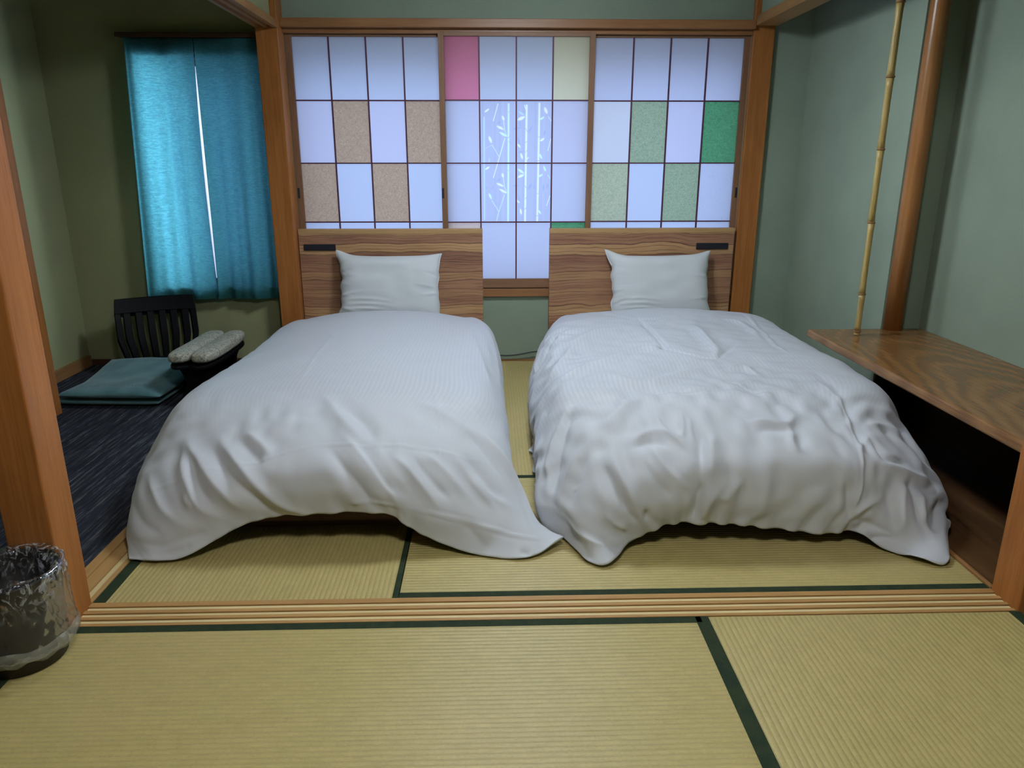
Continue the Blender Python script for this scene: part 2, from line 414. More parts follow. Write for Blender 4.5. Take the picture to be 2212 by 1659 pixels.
def m_hem():
    s = N('bin_liner_hem'); s.n.remove(s.b)
    tp = s.add('ShaderNodeBsdfTransparent'); df = s.add('ShaderNodeBsdfDiffuse'); df.inputs['Color'].default_value = (.55, .58, .56, 1)
    gl = s.add('ShaderNodeBsdfGlossy'); gl.inputs['Roughness'].default_value = .25
    n = s.noise(s.coord(), 45, 3); mx = s.add('ShaderNodeMixShader'); s.l(s.ramp(n, [(.35, (.15, .15, .15)), (.65, (.50, .50, .50))]), mx.inputs[0]); s.l(tp.outputs[0], mx.inputs[1]); s.l(df.outputs[0], mx.inputs[2])
    m2 = s.add('ShaderNodeMixShader'); m2.inputs[0].default_value = .10; s.l(mx.outputs[0], m2.inputs[1]); s.l(gl.outputs[0], m2.inputs[2]); s.l(m2.outputs[0], s.out.inputs['Surface'])
    return s.m
M['bag_hem'] = m_hem()
M['frost'] = paper('frosted_glass', (.52, .50, .55))
WT = (.66, .66, .66)
M['p_white'] = paper('washi_white', WT)
M['p_lav'] = paper('washi_pale_lavender', (.69, .66, .655))
M['p_cool'] = paper('washi_cool_white', (.645, .675, .665))
M['p_tan'] = paper('washi_tan', (.64, .44, .24), (.24, .12, .055), 1.0, .50)
M['p_pink'] = paper('washi_pink', (.78, .22, .28))
M['p_cream'] = paper('washi_cream', (.80, .72, .40))
M['p_green'] = paper('washi_pale_green', (.46, .53, .27), (.04, .16, .08), 1.0, .50)
M['p_lime'] = paper('washi_yellow_green', (.62, .62, .34), (.10, .20, .07), 1.0, .45)
M['p_deep'] = paper('washi_deep_green', (.12, .42, .15), (.006, .08, .04), 1.0, .55)
M['p_fibre'] = paper('washi_white_fibred', (.64, .66, .66), (.10, .11, .16), .3, .0)
M['p_peach'] = paper('washi_peach', (.80, .60, .42), (.45, .28, .18), 1.0, .2)
def m_bamboo_pane():
    s = N('bamboo_print_film'); s.n.remove(s.b)
    at = s.add('ShaderNodeVertexColor'); at.layer_name = 'print'
    tr = s.add('ShaderNodeBsdfTranslucent'); df = s.add('ShaderNodeBsdfDiffuse'); mx = s.add('ShaderNodeMixShader')
    s.l(at.outputs['Color'], tr.inputs['Color']); s.l(at.outputs['Color'], df.inputs['Color']); mx.inputs[0].default_value = .15
    s.l(tr.outputs[0], mx.inputs[1]); s.l(df.outputs[0], mx.inputs[2]); s.l(mx.outputs[0], s.out.inputs['Surface'])
    return s.m
M['p_bamboo'] = m_bamboo_pane()
M['p_fibre2'] = paper('washi_warm_white', (.74, .72, .62))

# ================================================================ STRUCTURE
YW = 3.96                      # plane of the back wall
CEIL = 2.32
POST_BL = (-1.105, -.999); POST_BR = (1.300, 1.405)
def struct(name, bm, m, label, cat, parent=None, **k):
    o = obj(name, bm, m, parent, **k); return tag(o, label, cat, None, 'structure')

# floor with its mats, carpet and alcove board
fl = struct('floor', bx((-2.3, 1.9, -2.3, 4.1, -.08, -.021)), M['dark_wood'], 'floor under the straw mats and the striped carpet', 'floor')
def mat(name, x0, x1, y0, y1, m, strips, top=0.0):
    o = obj(name, bx((x0, x1, y0, y1, -.020, top)), m, fl, bevel=.002)
    for (a, b, c, d) in strips:
        obj('cloth_border', bx((a, b, c, d, -.018, top+.0012)), M['border'], o, bevel=.0008)
    return o
# bedroom mats
mat('tatami_mat', -.999, -.2415, 1.6335, 3.955, M['tat_y'], [(-.999, -.968, 1.6335, 3.955), (-.2565, -.2415, 1.6335, 3.955)])
mat('tatami_mat', -.240, 1.277, 1.6335, 2.3895, M['tat_x'], [(-.240, 1.277, 1.6335, 1.658), (-.240, 1.277, 2.366, 2.3895)])
mat('tatami_mat', -.240, 1.277, 2.391, 3.955, M['tat_y'], [])
# front room mats
mat('tatami_mat', -1.06, .4985, .60, 1.5335, M['tat_x'], [(-1.06, .4985, 1.510, 1.5335), (-1.06, -1.030, .60, 1.5335), (-1.03, .4985, .60, .624)])
mat('tatami_mat', -1.06, .4985, -.33, .5985, M['tat_x'], [(-1.06, .4985, .575, .5985)])
mat('tatami_mat', .500, 1.285, -.33, 1.5335, M['tat_y'], [(.484, .517, -.33, 1.5335), (1.257, 1.285, -.33, 1.5335)])
mat('tatami_mat', -1.06, 1.285, -2.2, -.332, M['tat_x'], [])
# (the border above straddles the joint of two mats)
obj('carpet', bx((-2.20, -1.105, -2.2, 3.955, -.020, -.002)), M['carpet'], fl)
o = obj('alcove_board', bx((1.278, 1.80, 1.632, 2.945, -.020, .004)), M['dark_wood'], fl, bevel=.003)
obj('edge_strip', bx((1.2775, 1.290, 1.632, 2.945, -.018, .007)), M['beam_y'], o, bevel=.003)
obj('tatami_mat', bx((1.292, 1.606, 2.947, 3.955, -.020, .0)), M['tat_y'], fl)

# grooved thresholds
def ridged_x(x0, x1, y0, y1, ys, z):
    bm = bmesh.new(); box(bm, x0, x1, y0, y1, -.020, z-.006)
    for a, b in ys: box(bm, x0, x1, a, b, z-.007, z)
    return bm
t1 = struct('trim_1', ridged_x(-.999, 1.277, 1.5345, 1.6325, [(1.5345, 1.5445), (1.5605, 1.5715), (1.5865, 1.5985), (1.6145, 1.6325)], .002), M['sill_x'],
            'long grooved wooden threshold between the front mats and the bed mats', 'threshold')
for a, b in ((1.546, 1.559), (1.573, 1.585), (1.600, 1.613)):
    obj('groove_tape', bx((-.998, 1.276, a, b, -.004, -.0015)), M['tape_x'], t1)
def ridged_y(xs, y0, y1, x0, x1, z):
    bm = bmesh.new(); box(bm, x0, x1, y0, y1, -.020, z-.006)
    for a, b in xs: box(bm, a, b, y0, y1, z-.007, z)
    return bm
t2 = struct('trim_2', ridged_y([(-1.1045, -1.074), (-1.050, -1.032), (-1.014, -1.0005)], 1.6345, 3.85, -1.1045, -1.0005, .002), M['sill_y'],
            'grooved wooden threshold between the striped carpet and the bed mats', 'threshold')
obj('groove_tape', bx((-1.031, -1.015, 1.635, 3.84, -.004, -.0005)), M['tape_y'], t2)
obj('groove_tape', bx((-1.073, -1.051, 1.635, 3.84, -.004, -.0020)), M['sill_y'], t2)
struct('trim_3', ridged_y([(-1.1045, -1.095), (-1.075, -1.061)], -2.2, 1.5325, -1.1045, -1.061, .0), M['sill_y'],
       'narrow threshold along the front mats beside the carpet', 'threshold')

# walls
def wall_with_hole(x0, x1, y0, y1, z0, z1, hx0, hx1, hz0, hz1):
    return bx((x0, hx0, y0, y1, z0, z1), (hx1, x1, y0, y1, z0, z1), (hx0, hx1, y0, y1, z0, hz0), (hx0, hx1, y0, y1, hz1, z1))
bm = wall_with_hole(-1.104, 1.70, YW, YW+.30, -.02, CEIL, -1.0, 1.30, .37, 1.69)
struct('wall_back', bm, M['wall'], 'sage green plaster wall around the paper window', 'wall')
bm = wall_with_hole(-2.30, -1.1045, YW, YW+.20, -.02, CEIL, -1.735, -1.13, .425, 1.545)
struct('wall_back_veranda', bm, M['wall_dim'], 'olive plaster wall behind the teal curtains', 'wall')
struct('wall_left', bx((-2.30, -2.19, 3.13, YW+.2, -.02, CEIL)), M['wall_dim'], 'narrow plaster wall at the end of the carpeted strip', 'wall')
struct('wall_left_front', bx((-2.30, -2.19, -2.3, 3.13, -.02, CEIL)), M['wall_dim'], 'plaster wall along the carpeted strip', 'wall')
struct('wall_right', bx((1.606, 1.77, 2.9405, YW, -.02, CEIL)), M['wall'], 'pale green side wall behind the bamboo pole', 'wall')
struct('wall_alcove', bx((1.7655, 1.90, 1.53, 2.9395, -.02, CEIL)), M['wall'], 'green wall above the lacquered shelf', 'wall')
struct('wall_right_front', bx((1.300, 1.90, -2.3, 1.5285, -.02, CEIL)), M['wall'], 'green wall beside the front mats', 'wall')
struct('wall_rear', bx((-2.30, 1.90, -2.4, -2.3, -.02, CEIL)), M['wall'], 'plaster wall at the far side of the front room', 'wall')
struct('wall_left_upper', bx((-1.075, -1.03, 1.634, 3.852, 1.70, CEIL)), M['wall_dim'], 'plaster wall hanging above the grooved beam', 'wall')
struct('wall_right_upper', bx((1.320, 1.385, 1.634, 3.90, 1.735, CEIL)), M['wall'], 'pale plaster wall hanging above the plain beam', 'wall')
struct('wall_front_upper', bx((-.999, 1.277, 1.56, 1.61, 1.74, CEIL)), M['wall'], 'plaster wall hanging above the long threshold', 'wall')
ce = struct('ceiling', bx((-2.30, 1.90, -2.4, YW+.3, CEIL, CEIL+.06)), M['ceiling'], 'boarded wooden ceiling', 'ceiling')
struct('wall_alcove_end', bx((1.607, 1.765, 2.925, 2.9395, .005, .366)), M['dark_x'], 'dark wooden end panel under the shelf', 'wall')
struct('wall_alcove_low', bx((1.752, 1.765, 1.632, 2.924, .005, .366)), M['dark_wood'], 'dark panel added over the wall for the gloom under the shelf', 'wall')  # dark sheet over the wall, standing for shade below the shelf
struct('baseboard_left', bx((-2.19, -2.170, 3.135, YW-.022, -.002, .055)), M['beam_y'], 'brown baseboard at the foot of the end wall', 'baseboard')
struct('baseboard_back', bx((-2.19, -1.107, YW-.020, YW-.0005, -.002, .028)), M['dark_x'], 'low brown baseboard below the curtained window', 'baseboard')
struct('baseboard_right', bx((-.999, 1.30, YW-.007, YW-.0005, .001, .010)), M['beam_x'], 'thin wooden strip at the foot of the wall between the beds', 'baseboard')

# posts
struct('trim_4', bx((POST_BL[0], POST_BL[1], 3.853, YW-.0005, -.01, CEIL)), M['post'], 'square amber post between the teal curtains and the paper window', 'post', bevel=.003)
struct('trim_5', bx((POST_BR[0], POST_BR[1], 3.928, YW-.0005, -.01, CEIL)), M['post'], 'square amber post between the paper window and the alcove', 'post', bevel=.003)
struct('trim_6', bx((-1.105, -.9995, 1.5335, 1.6335, -.01, CEIL)), M['post'], 'nearest square amber post, behind the waste bin', 'post', bevel=.004)
struct('trim_7', bx((1.2775, 1.385, 1.5295, 1.6305, -.01, CEIL)), M['post'], 'square amber post at the near end of the shelf', 'post', bevel=.004)
struct('trim_8', bx((-2.185, -1.888, 3.04, 3.128, -.002, CEIL)), M['post'], 'amber door jamb standing on the carpet', 'post', bevel=.003)
bm = bmesh.new(); lathe(bm, [(.036, .4005), (.035, .9), (.034, 1.6), (.035, CEIL)], 40)
o = struct('trim_9', bm, M['log'], 'round polished log post standing at the end of the shelf', 'post', smooth=True); o.location = (1.6325, 2.903, 0)

# beams
def beam_grooved():
    bm = bmesh.new(); x0, x1, y0, y1, z0, z1 = -1.105, -.999, 1.634, 3.852, 1.664, 1.698
    box(bm, x0, x1, y0, y1, z0+.012, z1)
    for a, b in ((-1.105, -1.088), (-1.062, -1.048), (-1.022, -.999)): box(bm, a, b, y0, y1, z0, z0+.0125)
    return bm
struct('trim_10', beam_grooved(), M['beam_y'], 'grooved wooden head beam above the carpet threshold', 'beam', bevel=.001)
struct('trim_11', bx((1.300, 1.405, 1.632, 3.8995, 1.690, 1.735)), M['beam_y'], 'plain wooden beam running towards the viewer above the right bed', 'beam', bevel=.002)
bm = bmesh.new(); box(bm, -.9985, 1.2995, YW-.062, YW-.0005, 1.676, 1.716); box(bm, -.9985, 1.2995, YW-.022, YW-.001, 1.655, 1.677)
struct('trim_12', bm, M['beam_x'], 'wooden head beam over the paper window', 'beam', bevel=.002)
struct('trim_13', bx((-.999, 1.277, 1.5345, 1.6325, 1.70, 1.74)), M['beam_x'], 'wooden head beam above the long threshold', 'beam', bevel=.002)
bm = bmesh.new(); box(bm, -.9985, 1.2995, YW-.020, YW-.0005, .362, .404); box(bm, -.9985, 1.2995, YW-.012, YW-.0006, .404, .409)
struct('trim_14', bm, M['beam_x'], 'wooden sill below the paper window between the beds', 'sill', bevel=.0015)

# ---------------------------------------------------------------- window_1: three sliding paper screens
w1 = tag(empty('window_1', (.15, YW, .4)), 'wide paper window of three lattice screens behind both beds', 'window', None, 'structure')
Z_ROWS = [.458, .7545, 1.050, 1.3515, 1.6445]
def screen(xs, yf, stile_l, stile_r, top, papers, pulls, lab):
    """xs: lattice lines; yf: front of the frame; papers[row from the top][col]"""
    fr = bmesh.new()
    yb = yf+.026
    box(fr, stile_l[0], stile_l[1], yf, yb, .410, top); box(fr, stile_r[0], stile_r[1], yf, yb, .410, top)
    root = obj('shoji_screen', fr, M['sash_z'], None, bevel=.001); root.parent = w1; root.location = -w1.location
    root['label'] = lab
    rl = bmesh.new(); box(rl, stile_l[1], stile_r[0], yf+.001, yb-.001, Z_ROWS[-1], top-.001); obj('top_rail', rl, M['sash_x'], root, bevel=.001)
    rl = bmesh.new(); box(rl, stile_l[1], stile_r[0], yf+.001, yb-.001, .411, Z_ROWS[0]); obj('bottom_rail', rl, M['sash_x'], root, bevel=.001)
    for x in xs[1:-1]: obj('lattice_bar', bx((x-.0035, x+.0035, yf+.004, yf+.015, Z_ROWS[0], Z_ROWS[-1])), M['lattice'], root)
    for z in Z_ROWS[1:-1]: obj('lattice_rail', bx((stile_l[1], stile_r[0], yf+.0045, yf+.0155, z-.0032, z+.0032)), M['lattice'], root)
    for r, row in enumerate(papers):
        z1, z0 = Z_ROWS[4-r], Z_ROWS[3-r]
        for c, k in enumerate(row):
            a, b = xs[c], xs[c+1]
            if k == 'bamboo': make_bamboo_pane(a, b, z0, z1, yf+.017, root); continue
            m = bmesh.new(); y = yf+.017
            vs = [[m.verts.new((a+(b-a)*i/4, y+.0006*math.sin(3*i+c+5*r+2.1*j)*(0 < i < 4)*(0 < j < 6), z0+(z1-z0)*j/6)) for i in range(5)] for j in range(7)]
            for j in range(6):
                for i in range(4): m.faces.new((vs[j][i], vs[j][i+1], vs[j+1][i+1], vs[j+1][i]))
            o = obj('paper_pane', m, M['p_'+k], root, smooth=True)
            if k in PANE_LABEL: o['label'] = PANE_LABEL[k]
    for x, z in pulls:
        obj('finger_pull', bx((x-.0055, x+.0055, yf-.0015, yf+.002, z-.026, z+.026)), M['pull'], root, bevel=.0012)
    return root
PANE_LABEL = {'tan': 'tan fibrous paper pane', 'pink': 'pink paper pane', 'cream': 'pale cream paper pane', 'green': 'pale green fibrous paper pane',
              'lime': 'yellow-green fibrous paper pane', 'deep': 'deep green fibrous paper pane', 'fibre': 'white paper pane with dark fibres', 'peach': 'peach paper pane'}
MOTIF_LINES=[((-280,12740),(-320,7640),80.6,1),((960,13390),(920,7580),89.5,2),((1870,13320),(1810,7560),98.5,3),((2510,13400),(2450,7580),89.5,4),((430,13370),(180,12530),40.3,3),((770,11720),(480,10780),40.3,3),((480,10780),(160,9760),40.3,3),((110,11390),(480,10800),26.9,2),((740,8930),(440,8060),22.4,2),((440,8060),(310,7600),22.4,2),((70,8650),(440,8080),22.4,2),((710,12550),(750,12130),17.9,2),((750,12130),(870,11780),17.9,2),((680,9800),(740,9320),17.9,2),((740,9320),(860,9000),17.9,2),((3110,11700),(2960,11110),31.3,3),((3110,8890),(2930,8360),31.3,3),((2950,12770),(3140,12520),22.4,2),((2970,9940),(3100,9720),22.4,2),((-280,11190),(110,11390),13.4,1),((1750,13300),(1830,13090),44.8,4),((1970,10800),(1860,10640),44.8,3),((900,11720),(1000,11800),22.4,0),((890,10140),(970,10140),17.9,0),((910,12980),(1000,12980),17.9,0),((950,11580),(1140,11410),22.4,0),((1800,11510),(1950,11590),22.4,0),((1790,12210),(1950,11970),22.4,0),((1800,8720),(1920,8820),22.4,0),((1780,8180),(1900,8310),22.4,0),((1790,9380),(1920,9200),22.4,0),((1800,11040),(1940,11150),17.9,0),((2450,11780),(2560,11780),22.4,0),((2420,10620),(2540,10620),35.8,0),((2420,8990),(2530,8990),22.4,0),((2410,7860),(2520,7860),26.9,0),((2150,11510),(2290,11190),13.4,0)]
MOTIF_LEAVES=[((-260,12950),(-10,13130),98.5,3),((730,12550),(630,12810),116.4,4),((720,12130),(340,12310),116.4,3),((890,11790),(470,12020),116.4,2),((90,11470),(-50,11830),134.3,3),((1790,12750),(1400,12590),161.1,4),((1770,12800),(1430,13010),107.4,1),((1560,11250),(1410,11450),98.5,3),((1680,10680),(1570,11000),107.4,4),((2910,12880),(2760,13210),143.2,4),((2510,12590),(2770,12750),98.5,2),((2550,11570),(2780,11720),116.4,3),((2670,10700),(2520,10980),107.4,2),((-260,10180),(-20,10330),98.5,3),((680,9780),(620,10020),116.4,3),((710,9340),(320,9510),116.4,3),((860,9000),(450,9230),116.4,3),((70,8690),(-80,9020),116.4,2),((1760,9980),(1420,10220),125.3,2),((1760,9940),(1410,9790),134.3,3),((1620,7910),(1560,8240),107.4,4),((2870,10080),(2750,10380),89.5,2),((2450,9800),(2730,9960),98.5,2),((2650,7930),(2490,8170),98.5,2),((1520,8500),(1400,8650),80.6,3),((1120,12150),(1650,12230),71.6,0),((1400,11780),(1560,11330),98.5,0),((1940,11970),(2190,12340),89.5,0),((1950,9180),(2170,9500),116.4,0),((2270,9180),(2290,9480),89.5,0),((2750,9110),(2770,9460),89.5,0),((2940,9220),(2970,9500),89.5,0),((110,9180),(160,9420),71.6,0),((320,9600),(570,9750),80.6,0),((340,12400),(580,12520),71.6,0),((1410,11040),(1740,11070),62.7,0),((1160,9360),(1530,9420),71.6,0),((1410,8990),(1540,8590),71.6,0),((2760,11820),(2800,12130),80.6,0),((1570,12250),(1530,12550),80.6,0),((-370,9260),(-80,9280),35.8,0),((-40,10520),(-30,10760),62.7,1)]
def make_bamboo_pane(a, b, z0, z1, y, root):
    nx = 90; nz = int(nx*(z1-z0)/(b-a))
    X, Z = np.meshgrid(np.linspace(a, b, nx), np.linspace(z0, z1, nz))
    pal = {0: (.50, .54, .60), 1: (.66, .80, .80), 2: (.80, 1.0, .95), 3: (.95, 1.0, .93), 4: (1.0, 1.0, .97)}
    col = np.empty((nz, nx, 3)); col[:] = (.585, .60, .615)
    band = .03*np.sin(X*210)+.02*np.sin(X*97+1.3)
    col *= (1+band*(np.abs(np.sin(X*31)) > .6))[..., None]
    def paint(mask, k):
        mk = mask[..., None]; col[:] = col*(1-mk)+np.array(pal[k])*mk
    items = [('s', q) for q in MOTIF_LEAVES if q[3] == 0]+[('l', q) for q in MOTIF_LINES if q[3]]+[('s', q) for q in MOTIF_LEAVES if q[3]]+[('l', q) for q in MOTIF_LINES if q[3] == 0]
    px = (b-a)/nx
    for kind, (p, q, w, k) in items:
        p = np.array(p)/10000; q = np.array(q)/10000; w = w/10000
        d = q-p; L = np.hypot(*d)+1e-9
        t = ((X-p[0])*d[0]+(Z-p[1])*d[1])/L**2
        dist = np.abs((X-p[0])*d[1]-(Z-p[1])*d[0])/L
        if kind == 'l': half = np.where((t >= 0) & (t <= 1), max(w, .0028 if k else .0016)/2, -1)
        else: half = np.where((t >= 0) & (t <= 1), w/2*np.sin(PI*np.clip(t, 0, 1))**.8, -1)
        paint(np.clip((half-dist)/px+.5, 0, 1), k)
    V = np.stack([X, np.full_like(X, y), Z], -1).reshape(-1, 3)
    F = [(j*nx+i, j*nx+i+1, (j+1)*nx+i+1, (j+1)*nx+i) for j in range(nz-1) for i in range(nx-1)]
    me = grid_mesh('paper_pane', V, F)
    ca = me.color_attributes.new('print', 'FLOAT_COLOR', 'POINT')
    ca.data.foreach_set('color', np.concatenate([col.reshape(-1, 3), np.ones((nx*nz, 1))], 1).astype(np.float32).ravel())
    o = obj('paper_pane', me, M['p_bamboo'], root); o['label'] = 'translucent pane with white bamboo stems and leaves'
screen([-.968, -.789, -.607, -.424, -.240], YW+.004, (-.998, -.968), (-.240, -.215), 1.668,
       [['cool', 'cool', 'cool', 'cool'], ['lav', 'tan', 'lav', 'tan'], ['tan', 'cool', 'tan', 'cool'], ['cool', 'cool', 'cool', 'cool']],
       [(-.988, .902)], 'lattice screen with tan checkered panes')
screen([-.222, -.050, .134, .316, .496], YW-.024, (-.250, -.222), (.496, .524), 1.664,
       [['pink', 'cool', 'cool', 'cream'], ['white', 'bamboo', 'bamboo', 'lav'], ['white', 'bamboo', 'bamboo', 'white'], ['peach', 'white', 'white', 'deep']],
       [(-.243, .902)], 'lattice screen with bamboo patterned panes and a pink pane')
screen([.528, .719, .905, 1.091, 1.272], YW+.004, (.500, .528), (1.272, 1.2995), 1.668,
       [['white', 'white', 'white', 'white'], ['fibre2', 'green', 'lav', 'deep'], ['lime', 'cool', 'green', 'fibre'], ['cool', 'cool', 'cool', 'cool']],
       [(1.289, .902)], 'lattice screen with green checkered panes')
# unseen recess behind the screens: frame head set low to shade the top panes
cav = bmesh.new()
box(cav, -1.0, 1.30, YW+.185, YW+.215, 1.50, 1.69); box(cav, -1.0, 1.30, YW+.185, YW+.215, .37, .42)
box(cav, -1.0, -.96, YW+.185, YW+.215, .42, 1.50); box(cav, 1.26, 1.30, YW+.185, YW+.215, .42, 1.50); box(cav, -.245, -.222, YW+.185, YW+.215, .42, 1.50); box(cav, .495, .525, YW+.185, YW+.215, .42, 1.50)
o = obj('light_shaping_frame', cav, flat('pale_shading_frame', (.62, .63, .62), .6), w1); o.location = -w1.location
lin = bmesh.new()
box(lin, -1.0, 1.30, YW+.04, YW+.184, 1.684, 1.6895); box(lin, -1.0, 1.30, YW+.04, YW+.184, .3705, .376)
box(lin, -1.0, -.994, YW+.04, YW+.184, .376, 1.684); box(lin, 1.294, 1.30, YW+.04, YW+.184, .376, 1.684)
o = obj('light_shaping_frame', lin, flat('white_bounce_lining', (.85, .85, .83), .7), w1); o.location = -w1.location  # lining kept white to bounce light onto the paper

# ---------------------------------------------------------------- window_2 behind the curtains
w2 = tag(empty('window_2', (-1.43, YW, .42)), 'frosted window behind the teal curtains', 'window', None, 'structure')
fb = bmesh.new()
for b in ((-1.735, -1.705, .425, 1.545), (-1.16, -1.13, .425, 1.545), (-1.705, -1.16, .425, .455), (-1.705, -1.16, 1.515, 1.545)): box(fb, b[0], b[1], YW+.06, YW+.10, b[2], b[3])
o = obj('window_frame', fb, M['sash_z'], w2); o.location = -w2.location
o = obj('pane', bx((-1.495, -1.16, YW+.078, YW+.082, .455, 1.515)), M['frost'], w2); o.location = -w2.location
fb = bmesh.new()
for b in ((-1.735, -1.107, 1.57, 1.64), (-1.735, -1.107, 1.575, 1.576)): box(fb, b[0], b[1], YW-.016, YW-.0005, b[2], b[3])
box(fb, -1.735, -1.13, YW-.040, YW-.0005, .412, .428); box(fb, -1.735, -1.13, YW-.040, YW-.0005, 1.540, 1.556)  # boards added close to the cloth to keep its top and bottom dark
o = obj('casing_and_light_stops', fb, M['dark_x'], w2); o.location = -w2.location

o = obj('window_frame', bx((-1.510, -1.490, YW+.066, YW+.094, .455, 1.515)), M['sash_z'], w2); o.location = -w2.location
# curtain rod and two curtains
rod = empty('curtain_rod', (-1.44, YW-.052, 1.640)); tag(rod, 'dark wooden rail carrying the teal curtains', 'curtain rail')
obj('rod', bx((-.345, .332, -.012, .012, -.012, .010)), M['dark_x'], rod, bevel=.003)
for s in (-.335, .322): obj('bracket', bx((s-.006, s+.006, .012, .0515, -.008, .006)), M['pull'], rod)
def curtain(name, xa, xb, xa2, xb2, seed, label):
    nu, nv = 70, 150; rs = np.random.RandomState(seed)
    U, Vv = np.meshgrid(np.linspace(0, 1, nu), np.linspace(0, 1, nv))
    x0 = xa+(xa2-xa)*Vv; x1 = xb+(xb2-xb)*Vv
    X = x0+(x1-x0)*U
    # the slit opens between the two cloths
    side = 1 if seed % 2 else -1
    gap = .0065*np.sin(PI*np.clip((Vv-.12)/.86, 0, 1))**.7
    X = X-side*gap*(U if side > 0 else 1-U)**2
    ph = rs.rand(4)*6
    Y = .010*np.sin(U*9+ph[0]+.6*Vv)*(.3+.7*Vv)+.006*np.sin(U*19+ph[1]-.8*Vv)*(.3+.7*Vv)+.003*np.sin(U*37+ph[2]+2*Vv)*Vv
    Y += .012*np.exp(-((U-(1 if side > 0 else 0))/.06)**2)*np.sin(PI*Vv)*-1
    Y += -.022*np.exp(-((U-(0 if side > 0 else 1))/.05)**2)*(side > 0)
    Z = 1.625-(1.625-.366)*Vv
    V = np.stack([X, (YW-.058)+Y-.012*(Vv*(1-Vv)), Z], -1).reshape(-1, 3)
    F = [(j*nu+i, j*nu+i+1, (j+1)*nu+i+1, (j+1)*nu+i) for j in range(nv-1) for i in range(nu-1)]
    me = grid_mesh(name, V, F)
    o = obj(name, me, M['curtain'], None, smooth=True); md = o.modifiers.new('solid', 'SOLIDIFY'); md.thickness = .0008
    tag(o, label, 'curtain', 'teal curtains on the small window')
    hem = bmesh.new()
    row = [(V[(nv-1)*nu+i]) for i in range(nu)]
    vs = [[hem.verts.new((p[0], p[1]-.0016, p[2]+dz)) for p in row] for dz in (0, .022)]
    for i in range(nu-1): hem.faces.new((vs[0][i], vs[0][i+1], vs[1][i+1], vs[1][i]))
    h = obj('hem', hem, M['curtain'], o, smooth=True)
    return o
curtain('curtain', -1.735, -1.4185, -1.787, -1.4345, 3, 'teal woven curtain hanging nearest the corner')
curtain('curtain', -1.4145, -1.112, -1.4325, -1.112, 8, 'teal woven curtain hanging beside the amber post')

# ---- duvet surfaces
def crom(P, n):
    # Catmull-Rom through points along axis 0, n samples per span
    P=np.asarray(P,float); m=len(P)
    Q=np.concatenate([2*P[:1]-P[1:2],P,2*P[-1:]-P[-2:-1]])
    out=[]
    for i in range(m-1):
        t=np.arange(n)/n
        t=t.reshape(-1,*([1]*(P.ndim-1)))
        a,b,c,d=Q[i],Q[i+1],Q[i+2],Q[i+3]
        out.append(.5*(2*b+(c-a)*t+(2*a-5*b+4*c-d)*t*t+(3*b-a-3*c+d)*t**3))
    out.append(P[-1:])
    return np.concatenate(out)
def body_row(Y,XL,zL,XR,zR,zt,zh=.05,inL=.03,inR=.03):
    w=XR-XL
    return [(XL+inL,Y,zh),(XL,Y,zL*.55),(XL+.03,Y,zL),(XL+.12,Y,zt-.025),(XL+.3*w,Y,zt),(XL+.5*w,Y,zt+.008),(XL+.7*w,Y,zt),
            (XR-.12,Y,zt-.025),(XR-.03,Y,zR),(XR,Y,zR*.55),(XR-inR,Y,zh)]
ROWS_L=[
 body_row(3.66,-.97,.24,-.04,.24,.27),
 body_row(3.60,-1.0,.29,-.04,.30,.345),
 body_row(3.42,-1.03,.29,.02,.30,.36),
 body_row(3.15,-1.045,.27,.045,.28,.362),
 body_row(2.85,-1.06,.26,.048,.265,.36),
 body_row(2.55,-1.09,.25,.052,.255,.355),
 body_row(2.30,-1.10,.22,.06,.24,.345),
 [(-1.05,2.12,.035),(-1.09,2.13,.11),(-1.05,2.12,.19),(-.93,2.11,.27),(-.72,2.10,.315),(-.52,2.10,.325),(-.32,2.10,.32),(-.12,2.10,.285),(.02,2.10,.225),(.07,2.10,.13),(.05,2.12,.04)],
 [(-1.04,1.98,.02),(-1.06,2.0,.08),(-1.02,1.97,.14),(-.89,1.95,.20),(-.72,1.94,.245),(-.52,1.94,.26),(-.32,1.94,.255),(-.14,1.95,.21),(.01,1.96,.15),(.10,1.97,.08),(.13,1.99,.03)],
 [(-1.03,1.90,.012),(-1.035,1.91,.045),(-.98,1.875,.075),(-.87,1.87,.11),(-.72,1.885,.17),(-.52,1.89,.19),(-.33,1.885,.185),(-.16,1.875,.12),(.0,1.87,.075),(.11,1.88,.045),(.175,1.92,.025)],
 [(-1.0,1.835,.010),(-.96,1.825,.012),(-.91,1.82,.014),(-.84,1.835,.02),(-.68,1.895,.085),(-.50,1.895,.108),(-.31,1.885,.11),(-.19,1.865,.05),(-.05,1.835,.012),(.09,1.815,.012),(.195,1.885,.030)],
]
